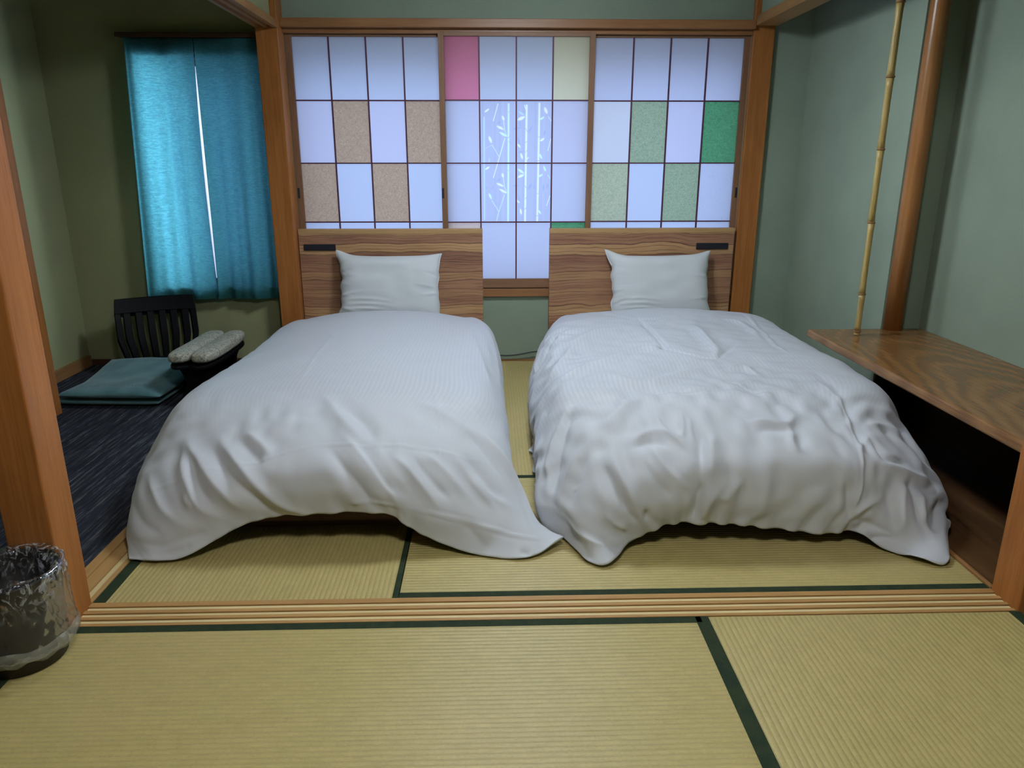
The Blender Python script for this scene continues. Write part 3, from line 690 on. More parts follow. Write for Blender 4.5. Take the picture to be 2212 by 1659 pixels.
ROWS_R=[
 body_row(3.66,.33,.25,1.24,.25,.28),
 body_row(3.58,.31,.30,1.29,.31,.35),
 body_row(3.42,.25,.29,1.36,.29,.372),
 body_row(3.15,.185,.26,1.375,.26,.375),
 body_row(2.85,.16,.25,1.385,.25,.37),
 body_row(2.55,.15,.245,1.385,.25,.368),
 body_row(2.30,.14,.23,1.37,.24,.365),
 [(.18,2.14,.03),(.135,2.13,.12),(.17,2.12,.20),(.29,2.10,.29),(.50,2.10,.34),(.74,2.10,.345),(.97,2.09,.335),(1.15,2.10,.31),(1.28,2.10,.24),(1.345,2.10,.15),(1.32,2.12,.05)],
 [(.15,2.0,.02),(.14,2.0,.08),(.19,1.98,.14),(.30,1.93,.21),(.50,1.91,.255),(.74,1.91,.265),(.97,1.91,.26),(1.13,1.93,.235),(1.26,1.95,.17),(1.35,1.98,.10),(1.35,2.0,.04)],
 [(.205,1.915,.012),(.225,1.895,.045),(.24,1.86,.09),(.33,1.85,.13),(.51,1.865,.165),(.74,1.865,.165),(.97,1.865,.155),(1.09,1.87,.13),(1.19,1.86,.10),(1.29,1.89,.07),(1.34,1.93,.04)],
 [(.235,1.84,.010),(.26,1.79,.010),(.31,1.775,.012),(.39,1.86,.03),(.52,1.885,.075),(.72,1.88,.068),(.92,1.872,.045),(1.04,1.872,.045),(1.11,1.83,.012),(1.22,1.755,.010),(1.29,1.86,.03)],
]
def base(rows,nu=22,nv=22):
    P=np.array(rows,float)
    A=crom(P,nv)                   # rows
    B=crom(A.transpose(1,0,2),nu).transpose(1,0,2)
    return B  # [v,u,3]
def normals(G):
    du=np.gradient(G,axis=1); dv=np.gradient(G,axis=0)
    n=np.cross(du,dv); n/=np.linalg.norm(n,axis=2,keepdims=True)+1e-12
    s=np.sign(n[...,2].mean()); return n*s
STROKES_L=[([(-557,1962,272),(-520,1975,279),(-465,1981,283),(-365,1974,278),(-285,1990,276),(-157,2002,251),(-67,2007,222),(-1,2022,201)],6,3.5),([(-502,1975,279),(-575,1962,271),(-677,1935,248),(-794,1943,229),(-840,1946,216),(-887,1940,193),(-960,1948,164),(-996,1959,151)],6,3.5),([(-212,2877,355),(-188,2300,339),(-154,2092,291),(-157,2002,251),(-151,1861,54)],5,2.5),([(-660,3124,366),(-656,2711,363),(-637,2342,354)],8,3.0),([(-541,2250,349),(-448,2084,321),(-374,1995,288)],30,8.0),([(-438,2018,299),(-356,1930,253),(-297,1889,190),(-259,1876,141)],18,10.0),([(-474,1981,283),(-404,1906,231),(-362,1884,183),(-339,1885,134)],22,-12.0),([(-392,1995,289),(-324,1910,230),(-274,1882,168)],20,-10.0),([(-285,1957,259),(-216,1916,205),(-149,1881,129)],16,9.0),([(-233,1972,255),(-182,1929,207),(-114,1894,140)],18,-9.0),([(-191,1981,249),(-139,1955,214),(-66,1909,142)],14,8.0),([(-118,2011,243),(-60,1950,178),(19,1901,100)],14,9.0),([(-87,2019,237),(-37,1973,184),(30,1932,118)],16,-8.0),([(-49,1977,194),(-21,1938,150),(68,1931,93)],16,9.0),([(-49,2124,270),(31,2070,204),(88,2023,101),(186,1878,28)],20,12.0),([(-75,2100,271),(-16,2042,221),(33,2000,162)],20,-8.0),([(-454,2159,337),(-376,2067,315),(-329,1989,282)],25,-7.0),([(-238,2213,333),(-124,2141,300),(-43,2085,254)],30,8.0),([(-159,2270,333),(-74,2212,307),(-21,2167,270)],20,5.0),([(-252,1875,135),(-146,1872,112),(-27,1867,79),(77,1864,47),(181,1875,27)],6,5.0),([(-400,1888,140),(-361,1884,149),(-252,1875,135)],7,5.0),([(-88,1860,72),(-70,1861,75),(-50,1854,56),(-19,1839,23)],20,-10.0),([(72,1824,17),(89,1825,18),(95,1816,12)],12,-10.0),([(-44,3450,323),(18,3002,272),(35,2642,229)],20,6.0),([(-98,3176,342),(-36,2767,319),(-3,2453,291)],20,5.0),([(-814,2063,285),(-712,1935,243),(-642,1890,189),(-577,1893,130),(-519,1895,114)],20,13.0),([(-818,2024,267),(-730,1913,220),(-667,1886,172),(-608,1896,119)],20,-12.0),([(-727,2051,298),(-665,1995,282),(-622,1950,262)],20,10.0),([(-745,2035,288),(-676,1961,264),(-641,1926,245)],20,-8.0),([(-906,2077,264),(-847,1989,241),(-754,1893,187),(-693,1888,126)],22,12.0),([(-903,2030,243),(-883,1979,223),(-850,1919,189),(-808,1878,142),(-743,1879,101)],20,10.0),([(-876,2013,244),(-851,1963,225),(-813,1901,182),(-758,1877,133)],20,-10.0),([(-1001,2020,185),(-950,1932,156),(-913,1891,127),(-827,1857,81)],16,9.0),([(-861,1905,168),(-844,1887,148),(-831,1887,153)],12,10.0),([(-1036,1977,126),(-973,1886,94),(-905,1854,73)],20,-8.0),([(-1000,1875,49),(-916,1841,46),(-849,1849,63),(-786,1865,77)],20,-10.0),([(-914,1827,23),(-860,1837,32),(-830,1847,47)],12,-10.0)]
STROKES_R=[([(254,2223,320),(206,2135,245),(173,2078,186),(166,2005,130)],14,12.0),([(266,2195,316),(220,2102,244),(192,2017,170),(177,1958,103)],16,-12.0),([(267,2021,243),(227,1976,182),(199,1932,113),(200,1927,46)],12,10.0),([(288,1993,241),(251,1947,186),(220,1908,119)],14,-8.0),([(321,1938,225),(344,1867,169),(377,1851,128)],20,-12.0),([(345,1947,241),(373,1874,188),(401,1854,129)],22,12.0),([(389,1982,273),(468,2006,301),(519,1976,295),(552,1927,272)],18,12.0),([(390,1957,261),(458,1970,283),(499,1943,276)],18,-10.0),([(449,1953,273),(481,1893,236),(548,1867,176)],10,8.0),([(479,2072,329),(509,1986,299),(563,1914,265)],8,7.0),([(420,1920,246),(456,1874,204),(501,1864,160)],20,-7.0),([(562,2053,330),(551,1995,307),(540,1967,293)],10,10.0),([(584,2043,327),(573,1995,308),(573,1958,291)],10,9.0),([(606,1985,305),(585,1920,270),(578,1871,202)],18,-16.0),([(629,1976,301),(607,1909,263),(599,1873,211)],30,12.0),([(578,1871,202),(570,1866,147),(569,1883,90)],14,-14.0),([(643,1872,207),(600,1867,143),(588,1882,89)],20,9.0),([(426,1857,131),(432,1865,94)],12,-14.0),([(359,1869,176),(377,1851,128),(401,1858,94)],12,-10.0),([(313,1850,125),(336,1845,97),(378,1856,71)],16,12.0),([(272,1823,63),(335,1819,31),(395,1862,32)],12,-10.0),([(203,1917,74),(265,1823,59),(315,1814,41)],10,8.0),([(339,3202,357),(247,3002,324),(195,2850,260)],14,-10.0),([(279,3229,329),(207,3029,264),(171,2795,214)],16,8.0),([(546,3189,375),(389,3002,365),(259,2683,338),(204,2538,289)],30,10.0),([(513,2711,368),(374,2563,360),(254,2407,341)],20,-8.0),([(236,2430,330),(374,2563,360),(569,2725,372),(647,2655,375)],30,12.0),([(344,2453,359),(486,2310,364),(638,2396,374),(765,2477,376)],30,8.0),([(670,3389,379),(665,3016,380),(659,2753,376),(635,2655,374)],12,-10.0),([(568,2655,371),(658,2683,375),(735,2602,376),(824,2575,376)],12,-10.0),([(824,2575,376),(871,2669,375),(973,2823,372)],12,-8.0),([(877,3150,382),(860,2753,376),(825,2588,376)],30,10.0),([(517,3497,360),(674,3268,381),(835,3294,383)],20,-6.0),([(483,2232,359),(625,2197,364),(737,2205,365)],8,-5.0),([(503,2187,357),(396,2125,330),(326,2038,279)],30,8.0),([(233,1932,155),(246,1930,167)],6,6.0),([(1082,2408,365),(1073,2239,356),(1085,2130,334),(1058,1988,290),(1041,1907,245),(1027,1871,167),(1007,1865,110)],6,7.0),([(1109,2442,363),(1102,2259,356),(1098,2122,330),(1080,2000,290),(1062,1910,242)],20,-6.0),([(739,2024,321),(804,2022,320),(858,2010,315),(910,2064,331)],16,14.0),([(761,1986,306),(815,1993,309),(858,1982,304)],18,-12.0),([(869,1991,308),(848,1941,285),(860,1914,269)],10,12.0),([(860,1914,269),(794,1921,273),(696,1922,273)],5,3.0),([(890,1973,299),(870,1927,277)],16,-10.0),([(1109,2003,285),(1043,1934,265)],10,12.0),([(1103,2037,299),(1199,2084,284),(1263,2084,247)],16,10.0),([(1108,1987,277),(1125,1934,241),(1210,1958,213)],14,-14.0),([(1095,1915,235),(1176,1922,203),(1301,1966,147)],14,14.0),([(1141,1900,190),(1227,1912,156),(1301,1966,147)],16,-10.0),([(1110,1881,161),(1124,1861,106),(1131,1845,58)],16,-10.0),([(1169,1909,190),(1154,1869,126),(1150,1843,62)],18,10.0),([(1193,1924,194),(1193,1863,104),(1214,1808,35)],10,-12.0),([(1224,1916,162),(1211,1868,103),(1231,1817,41)],14,10.0),([(1291,1930,122),(1255,1869,74),(1220,1839,58)],20,-10.0),([(1113,1879,155),(1047,1867,127),(1015,1866,104)],12,8.0),([(1022,1869,89),(1093,1859,63),(1131,1843,52)],10,-10.0),([(1070,1859,32),(1103,1849,42),(1136,1837,41)],10,-10.0),([(1133,1830,27),(1154,1793,8),(1197,1760,8)],8,8.0),([(1180,3465,353),(1168,3202,366),(1114,2795,365),(1101,2615,364)],10,7.0),([(1044,3255,374),(1110,3163,370),(1089,2877,367)],20,10.0),([(808,2442,376),(888,2477,374),(904,2353,373)],18,9.0),([(756,2310,374),(835,2203,363),(944,2201,359)],8,-5.0),([(763,1876,221),(751,1865,165),(744,1875,89)],40,8.0),([(907,1869,189),(905,1864,125)],40,6.0),([(698,1873,212),(654,1866,167),(642,1866,146)],20,9.0),([(982,1875,204),(994,1864,137),(1015,1872,67)],14,-10.0)]

# ================================================================ BEDS
def make_bed(x0, x1, strip, label):
    b = tag(empty('bed', ((x0+x1)/2, 3.0, 0)), label, 'bed', None)
    ox, oy = b.location.x, b.location.y
    def shift(o): o.location = (-ox, -oy, 0); return o
    hb = shift(obj('headboard', bx((x0, x1, 3.9105, 3.951, .0015, .7205)), M['headboard'], b, bevel=.0015))
    tp = obj('top_strip', bx((x0-.0005, x1+.0005, 3.9095, 3.951, .700, .7235)), M['headtop'], hb, bevel=.0015)
    so = bmesh.new(); a, c = strip
    box(so, a, c, 3.902, 3.911, .615, .647)
    sp = obj('socket_strip', so, M['black_plastic'], hb, bevel=.004, seg=3); sp['label'] = 'black socket and switch strip'
    xa, xb = x0+.012, x1-.012
    fr = bmesh.new()
    box(fr, xa, xb, 1.995, 2.020, .035, .120); box(fr, xa, xa+.022, 2.020, 3.909, .035, .120); box(fr, xb-.022, xb, 2.020, 3.909, .035, .120)
    box(fr, xa+.022, xb-.022, 2.020, 3.909, .095, .110)
    shift(obj('bed_frame', fr, M['dark_x'], b, bevel=.002))
    kk = bmesh.new(); box(kk, xa+.03, xb-.03, 2.03, 3.90, .0015, .036)
    shift(obj('plinth', kk, M['dark_x'], b))
    shift(obj('mattress', bx((xa+.004, xb-.004, 2.085, 3.905, .122, .250)), M['mattress'], b, bevel=.045, seg=4))
    return b
make_bed(-.996, -.043, (-.971, -.806), 'low bed beside the striped carpet, its headboard socket strip near the amber post')
RIGHT_BED = make_bed(.309, 1.283, (1.082, 1.252), 'low bed beside the alcove shelf, its wood-grain headboard under green paper panes')

def seg_dist(V, a, b):
    ab = b-a; L = (ab*ab).sum()+1e-12
    t = np.clip(((V-a) @ ab)/L, 0, 1)
    return np.sqrt((((V-a)-t[:, None]*ab)**2).sum(1)), t
def poly_dist(V, pts):
    best = np.full(len(V), 9.0); tt = np.zeros(len(V)); n = len(pts)-1
    for i in range(n):
        d, t = seg_dist(V, pts[i], pts[i+1]); k = d < best
        best[k] = d[k]; tt[k] = (i+t[k])/n
    return best, tt
def smooth_poly(pts):
    P = crom(np.array(pts, float), 5) if len(pts) > 2 else np.array(pts, float)
    return P
def vnoise(P, seed):
    o = Vector((seed*7.3, seed*3.1, seed*5.7))
    return np.array([mnoise.noise(Vector(p)+o) for p in P])
def gnoise(shape, cells, seed):
    """smooth value noise over the grid (cubic between random cells)"""
    rs = np.random.RandomState(seed); a = rs.rand(cells[0]+3, cells[1]+3)*2-1
    y = np.linspace(0, cells[0], shape[0], endpoint=False); x = np.linspace(0, cells[1], shape[1], endpoint=False)
    iy = y.astype(int); ix = x.astype(int); fy = y-iy; fx = x-ix
    fy = fy*fy*(3-2*fy); fx = fx*fx*(3-2*fx)
    A = a[iy][:, ix]; B = a[iy][:, ix+1]; Cc = a[iy+1][:, ix]; D = a[iy+1][:, ix+1]
    return (A*(1-fx)+B*fx)*(1-fy)[:, None]+(Cc*(1-fx)+D*fx)*fy[:, None]
def resample(G, nv, nu):
    """even spacing along the length and across"""
    def along(A, n):
        L = np.linalg.norm(np.diff(A, axis=0), axis=2); s = np.concatenate([np.zeros((1, A.shape[1])), np.cumsum(L, 0)])
        s = s.mean(1); s /= s[-1]; t = np.linspace(0, 1, n)
        return np.stack([np.stack([np.interp(t, s, A[:, j, c]) for j in range(A.shape[1])], 1) for c in range(3)], 2)
    A = along(G, nv)
    return along(A.transpose(1, 0, 2), nu).transpose(1, 0, 2)
def upsample(O, nv, nu):
    a = np.linspace(0, O.shape[0]-1, nv); b = np.linspace(0, O.shape[1]-1, nu)
    ia = np.minimum(a.astype(int), O.shape[0]-2); ib = np.minimum(b.astype(int), O.shape[1]-2)
    def w4(f):
        return np.stack([-.5*f+f*f-.5*f**3, 1-2.5*f*f+1.5*f**3, .5*f+2*f*f-1.5*f**3, -.5*f*f+.5*f**3])
    wa = w4(a-ia); wb = w4(b-ib); n0, n1 = O.shape[:2]
    R = sum(wa[k][:, None, None]*O[np.clip(ia+k-1, 0, n0-1)] for k in range(4))
    return sum(wb[k][None, :, None]*R[:, np.clip(ib+k-1, 0, n1-1)] for k in range(4))
def relax_level(G, Nn, T, O, ex, iters, keep, lo, hi, bend):
    """let the cloth buckle: its rest lengths are a little longer than the smooth form that carries it"""
    P = (G+O).astype(np.float32); G = G.astype(np.float32); Nn = Nn.astype(np.float32); T = T.astype(np.float32)
    def rest(a, b, f):
        return (np.linalg.norm(G[b]-G[a], axis=2)*(1+.5*(ex[a]+ex[b])*f)).astype(np.float32)
    s_ = slice(None); cs = []
    for k, st, f in ((1, 1.0, 1.0), (2, bend, .72), (3, bend*.5, .5)):
        for a, b in (((s_, slice(0, -k)), (s_, slice(k, None))), ((slice(0, -k), s_), (slice(k, None), s_))):
            cs.append((a, b, rest(a, b, f), st))
    for a, b in (((slice(0, -1), slice(0, -1)), (slice(1, None), slice(1, None))), ((slice(0, -1), slice(1, None)), (slice(1, None), slice(0, -1)))):
        cs.append((a, b, rest(a, b, .9), .4))
    for it in range(iters):
        Q = np.zeros_like(P); Wt = np.full(P.shape[:2], 1e-6, np.float32)
        for a, b, r, st in cs:
            d = P[b]-P[a]; L = np.sqrt((d*d).sum(2))+1e-9
            c = d*((L-r)/L*(.5*st))[..., None]
            Q[a] += c; Q[b] -= c; Wt[a] += st; Wt[b] += st
        P = P+Q/Wt[..., None]*1.6
        P += (T-P)*keep
        off = P-G; h_ = (off*Nn).sum(2); hc = np.clip(h_, lo, hi); P += Nn*(hc-h_)[..., None]
    return (P-G).astype(float)
def drape(G, Nn, D, ex, seed, keep=.006, lv=((6, 120, .35), (3, 60, .35), (2, 24, .5)), lo=-.022, hi=.03):
    nv, nu = G.shape[:2]; rs = np.random.RandomState(seed)
    T = G+Nn*D[..., None]; O = None
    for stride, iters, bend in lv:
        n0, n1 = nv//stride, nu//stride
        g = resample_to(G, n0, n1); n_ = resample_to(Nn, n0, n1); t = resample_to(T, n0, n1); e = resample_to(ex[..., None], n0, n1)[..., 0]
        if O is None: O = (t-g)+n_*(rs.rand(n0, n1, 1)-.5)*.008
        else: O = upsample(O, n0, n1)
        O = relax_level(g, n_, t, O, e, iters, keep, lo, hi, bend)
        for _ in range(1): O[1:-1, 1:-1] = O[1:-1, 1:-1]*.5+.125*(O[:-2, 1:-1]+O[2:, 1:-1]+O[1:-1, :-2]+O[1:-1, 2:])
    return upsample(O, nv, nu)
def resample_to(A, n0, n1):
    return upsample(A, n0, n1)

def make_duvet(rows, strokes, seed, mat, label, bill, eps_top, eps_side, eps_foot, amp):
    nv, nu = 330, 300
    G = resample(base(rows, 12, 12), nv, nu); Nn = normals(G); V0 = G.reshape(-1, 3).copy(); N0 = Nn.reshape(-1, 3)
    u = np.linspace(0, 1, nu)[None, :].repeat(nv, 0); v = np.linspace(0, 1, nv)[:, None].repeat(nu, 1)
    D = bill*(gnoise((nv, nu), (6, 5), seed)+.6*gnoise((nv, nu), (11, 9), seed+1))
    S = np.zeros(nv*nu)
    for pts, w, a in strokes:
        P = smooth_poly(pts)/1000.0; w = w/1000.0*.75; a = a/1000.0*amp
        lo = P.min(0)-w*4-.02; hi = P.max(0)+w*4+.02
        k = np.where(((V0 > lo) & (V0 < hi)).all(1))[0]
        if not len(k): continue
        d, t = poly_dist(V0[k], P)
        prof = 1/(1+(d/w)**2*1.6)**1.6-.22*np.exp(-((d-2.2*w)/w)**2)
        S[k] += a*prof*np.clip(np.sin(PI*np.clip(t, .02, .98))*1.6, 0, 1)
    S = S.reshape(nv, nu)
    side = np.clip((np.abs(u-.5)*2-.45)/.2, 0, 1); foot = np.clip((2.35-G[..., 1])/.25, 0, 1)
    patch = .6+.4*gnoise((nv, nu), (6, 5), seed+7)
    ex = eps_top*(.5+.5*patch)+(eps_side-eps_top)*side*patch+(eps_foot-eps_top)*foot*patch*(1-side*.5)
    O = drape(G, Nn, D+S*.7, ex, seed)
    V = (G+O+Nn*(S*.62)[..., None]).reshape(-1, 3)
    V[:, 2] = np.maximum(V[:, 2], .004)
    # under layer: follows the top, held a little inside it
    ef = np.minimum(np.minimum(u, 1-u)*18, (1-v)*22).clip(0, 1).reshape(-1)
    th = .004+.020*np.sqrt(ef)
    V2 = V-N0*th[:, None]; V2[:, 2] = np.maximum(np.minimum(V2[:, 2], V[:, 2]-.0008), .0022)
    n = nv*nu
    F = [(j*nu+i, j*nu+i+1, (j+1)*nu+i+1, (j+1)*nu+i) for j in range(nv-1) for i in range(nu-1)]
    F += [(n+j*nu+i, n+(j+1)*nu+i, n+(j+1)*nu+i+1, n+j*nu+i+1) for j in range(nv-1) for i in range(nu-1)]
    rim = [(0, i) for i in range(nu)]+[(j, nu-1) for j in range(1, nv)]+[(nv-1, i) for i in range(nu-2, -1, -1)]+[(j, 0) for j in range(nv-2, 0, -1)]
    rid = [j*nu+i for j, i in rim]
    for a, b in zip(rid, rid[1:]+rid[:1]): F.append((a, n+a, n+b, b))
    uv = np.stack([u.reshape(-1), v.reshape(-1)], 1); uv = np.concatenate([uv, uv])
    me = grid_mesh('duvet', np.concatenate([V, V2]), F, uv)
    o = obj('duvet', me, mat, None, smooth=True)
    return tag(o, label, 'duvet')
make_duvet(ROWS_L, STROKES_L, 11, M['duvet_l'], 'white striped duvet spread smoothly over the bed beside the carpet', .005, .004, .045, .065, .85)
make_duvet(ROWS_R, STROKES_R, 23, M['duvet_r'], 'white striped duvet, puffy and rumpled, on the bed beside the shelf', .012, .035, .10, .13, .9)
# edge of the sheet hanging out beside the rumpled duvet
def sheet(pts, label):
    n = len(pts); m = bmesh.new()
    rows_ = [[m.verts.new((x+.010*k, y, max(.003, z*(1-k/5)))) for x, y, z in pts] for k in range(6)]
    for k in range(5):
        for i in range(n-1): m.faces.new((rows_[k][i], rows_[k][i+1], rows_[k+1][i+1], rows_[k+1][i]))
    return m

sh = bmesh.new(); prof_ = []
ys_ = np.linspace(2.72, 2.12, 22); cols_ = []
for i, y in enumerate(ys_):
    wv = .010*math.sin(i*1.1)+.007*math.sin(i*2.7+1)
    cols_.append([sh.verts.new(p) for p in ((.215, y, .17), (.188+wv*.3, y, .11), (.168+wv*.6, y, .055), (.158+wv*.8, y-.008, .022+.008*math.sin(i*.9)), (.150+wv, y-.010, .006+.004*(1+math.sin(i*1.7))))])
for a_, b_ in zip(cols_, cols_[1:]):
    for k in range(4): sh.faces.new((a_[k], a_[k+1], b_[k+1], b_[k]))
o_ = obj('sheet_edge', sh, M['sheet'], RIGHT_BED, smooth=True); o_.location = (-RIGHT_BED.location.x, -RIGHT_BED.location.y, 0); o_['label'] = 'white sheet edge hanging below the duvet'
# pillows
def make_pillow(hw, hh, T, ears, seed, loc, tilt, rz, label, roll=0):
    n = 90; a = np.linspace(-1, 1, n); A, B = np.meshgrid(a, a)
    cx, cy = .045, .05
    X = A*hw*(1-cx*(1-B**2)*np.abs(A)**3); Z = B*hh*(1-cy*(1-A**2)*np.abs(B)**3)
    for (ea, eb, dx, dz) in ears:
        w = np.exp(-(((A-ea)**2+(B-eb)**2)/.035)); X = X+dx*w; Z = Z+dz*w
    # wavy side edges
    X += (.0035*np.sin(B*8+seed)+.003*np.sin(B*15+2*seed))*np.abs(A)**6*np.where(A < 0, 1, .5)
    th = T*np.clip((1-np.abs(A)**5)*(1-np.abs(B)**5), 0, 1)**.55
    g = gnoise((n, n), (7, 7), seed)
    rs = np.random.RandomState(seed); wr = np.zeros_like(A)
    for k in range(16):
        sa = rs.choice([-1, 1]); sb = rs.rand()*2-1; ang = rs.rand()*1.2-.6; L = .25+.35*rs.rand()
        dx = -sa*math.cos(ang); dz = math.sin(ang)
        t = ((A-sa)*dx+(B-sb)*dz)/L; d = np.abs((A-sa)*dz-(B-sb)*dx)
        wr += (rs.rand()*.007+.003)*np.exp(-(d/.045)**2)*np.clip(1-t, 0, 1)*(t > -.1)*rs.choice([-1, 1])
    for k in range(5):     # creases above the lower edge
        p = -.98+.05*k; wr += .006*np.exp(-((B-(p+.22*(A+.55)**2*-1+.10*k))/.05)**2)*np.exp(-((A+.45)/.35)**2)
    Yf = -(th+.005*g+wr*np.clip(th/T, .15, 1))
    Yb = th*.35
    def put(Yv):
        return np.stack([X, Yv, Z], -1).reshape(-1, 3)
    V = np.concatenate([put(Yf), put(Yb)]); N_ = n*n
    F = [(j*n+i, j*n+i+1, (j+1)*n+i+1, (j+1)*n+i) for j in range(n-1) for i in range(n-1)]
    F += [(N_+j*n+i, N_+(j+1)*n+i, N_+(j+1)*n+i+1, N_+j*n+i+1) for j in range(n-1) for i in range(n-1)]
    rim = [i for i in range(n)]+[j*n+n-1 for j in range(1, n)]+[(n-1)*n+i for i in range(n-2, -1, -1)]+[j*n for j in range(n-2, 0, -1)]
    for p, q in zip(rim, rim[1:]+rim[:1]): F.append((p, N_+p, N_+q, q))
    o = obj('pillow', grid_mesh('pillow', V, F), M['pillow'], None, smooth=True)
    o.rotation_euler = (tilt, roll, rz); o.location = loc
    return tag(o, label, 'pillow')
make_pillow(.262, .170, .060, [(-1, 1, -.016, .026), (1, 1, .008, .006)], 5, (-.522, 3.815, .435), -.30, 0, 'white pillow leaning on the headboard of the bed beside the carpet')
make_pillow(.262, .170, .062, [(-1, 1, -.022, .030), (1, 1, .012, .016), (1, -1, .020, 0), (-1, -1, -.004, 0)], 9, (.880, 3.815, .432), -.30, 0, 'white pillow with flared corners leaning on the headboard beside the alcove', -.012)

# ================================================================ CARPETED STRIP
def zaisu(x, y, rz, z, label):
    r = tag(empty('floor_chair', (x, y, z), rz), label, 'chair', 'stacked black floor chairs')
    # local: seat towards -y, back at y = 0
    m = bmesh.new()
    pts = []
    for a in np.linspace(0, 2*PI, 28, endpoint=False):
        c, s_ = math.cos(a), math.sin(a); e = .28
        pts.append((.195*abs(c)**e*math.copysign(1, c), -.185+.175*abs(s_)**e*math.copysign(1, s_)))
    prism(m, pts, 'z', .004, .020)
    obj('seat', m, M['black'], r, bevel=.004)
    H = .345; lean = .10
    def bp_(t, s_):          # t height 0..1, s_ -1..1 across
        w = .150+.040*min(1, t*2.2)-.006*max(0, t-.85)*6
        return (s_*w, .002+lean*t*t*.9+.030*(1-s_*s_)*.8, .020+H*t)
    def ribbon(s0, s1, t0, t1, name, nt=8, ns=2, thk=.012):
        mm = bmesh.new(); g = []
        for j in range(nt+1):
            g.append([])
            for i in range(ns+1):
                p = bp_(t0+(t1-t0)*j/nt, s0+(s1-s0)*i/ns)
                g[-1].append((mm.verts.new(p), mm.verts.new((p[0], p[1]+thk, p[2]))))
        for j in range(nt):
            for i in range(ns):
                mm.faces.new((g[j][i][0], g[j][i+1][0], g[j+1][i+1][0], g[j+1][i][0]))
                mm.faces.new((g[j][i][1], g[j+1][i][1], g[j+1][i+1][1], g[j][i+1][1]))
            mm.faces.new((g[j][0][0], g[j+1][0][0], g[j+1][0][1], g[j][0][1])); mm.faces.new((g[j][ns][0], g[j][ns][1], g[j+1][ns][1], g[j+1][ns][0]))
        for i in range(ns):
            mm.faces.new((g[0][i][0], g[0][i][1], g[0][i+1][1], g[0][i+1][0])); mm.faces.new((g[nt][i][0], g[nt][i+1][0], g[nt][i+1][1], g[nt][i][1]))
        return obj(name, mm, M['black'], r, smooth=False, bevel=.0025)
    ribbon(-1, 1, .80, 1.0, 'top_rail', 4, 12)
    ribbon(-1, 1, -.02, .13, 'bottom_rail', 3, 12)
    ribbon(-1, -.86, .13, .80, 'side_stile'); ribbon(.86, 1, .13, .80, 'side_stile')
    for k in range(6):
        c = -.86+1.72*(k+.5)/6; ribbon(c-.085, c+.085, .13, .80, 'slat', 8, 2, .009)
    return r
zaisu(-1.715, 3.765, .42, 0.0, 'lower black floor chair with slatted backrest, under the other one')
zaisu(-1.700, 3.742, .42, .024, 'upper black floor chair with slatted backrest, behind the teal cushions')

def make_stool():
    r = tag(empty('low_stool', (-1.325, 3.405, .046), -.02), 'low black stool with two grey brocade padded rolls on top', 'stool')
    m = bmesh.new(); out = []
    # outline of the board: two lobes side by side with a notch at both ends
    for cx, s_ in ((-.052, -1), (.052, 1)): pass
    L, wv = .265, .105
    n = 40
    for k in range(n):
        a = 2*PI*k/n; c, s_ = math.cos(a), math.sin(a)
        x = wv*abs(c)**.5*math.copysign(1, c); y = L*abs(s_)**.55*math.copysign(1, s_)
        y *= 1-.10*math.exp(-(x/.022)**2)*(abs(y) > .2)
        out.append((x, y))
    prism(m, out, 'z', .138, .154); obj('board', m, M['black'], r, bevel=.004)
    for s_ in (-1, 1):
        nu, nv = 36, 44; V = []; F = []
        for j in range(nv+1):
            for i in range(nu):
                a = 2*PI*i/nu; ph = PI*j/nv
                y = -math.cos(ph); y = math.copysign(abs(y)**.45, y); q = math.sin(ph)**.45
                cx_, cz_ = math.cos(a), math.sin(a)
                X = .051*q*math.copysign(abs(cx_)**.75, cx_); Z = .030*q*math.copysign(abs(cz_)**.7, cz_)
                V.append((s_*.051+X, y*.252, .184+Z-.004*math.cos(y*2)))
                if j < nv: F.append((j*nu+i, j*nu+(i+1) % nu, (j+1)*nu+(i+1) % nu, (j+1)*nu+i))
        obj('padded_roll', grid_mesh('padded_roll', V, F), M['brocade'], r, smooth=True)
    for y in (-.165, .185):
        m = bmesh.new(); pr_ = [(-.075, .138), (-.052, .09), (-.044, .05), (-.062, .012), (-.070, 0), (.070, 0), (.062, .012), (.044, .05), (.052, .09), (.075, .138)]
        prism(m, pr_, 'y', y-.022, y+.022); obj('leg', m, M['black'], r, bevel=.003)
    obj('stretcher', bx((-.010, .010, -.142, .162, .05, .075)), M['black'], r, bevel=.002)
    return r
make_stool()

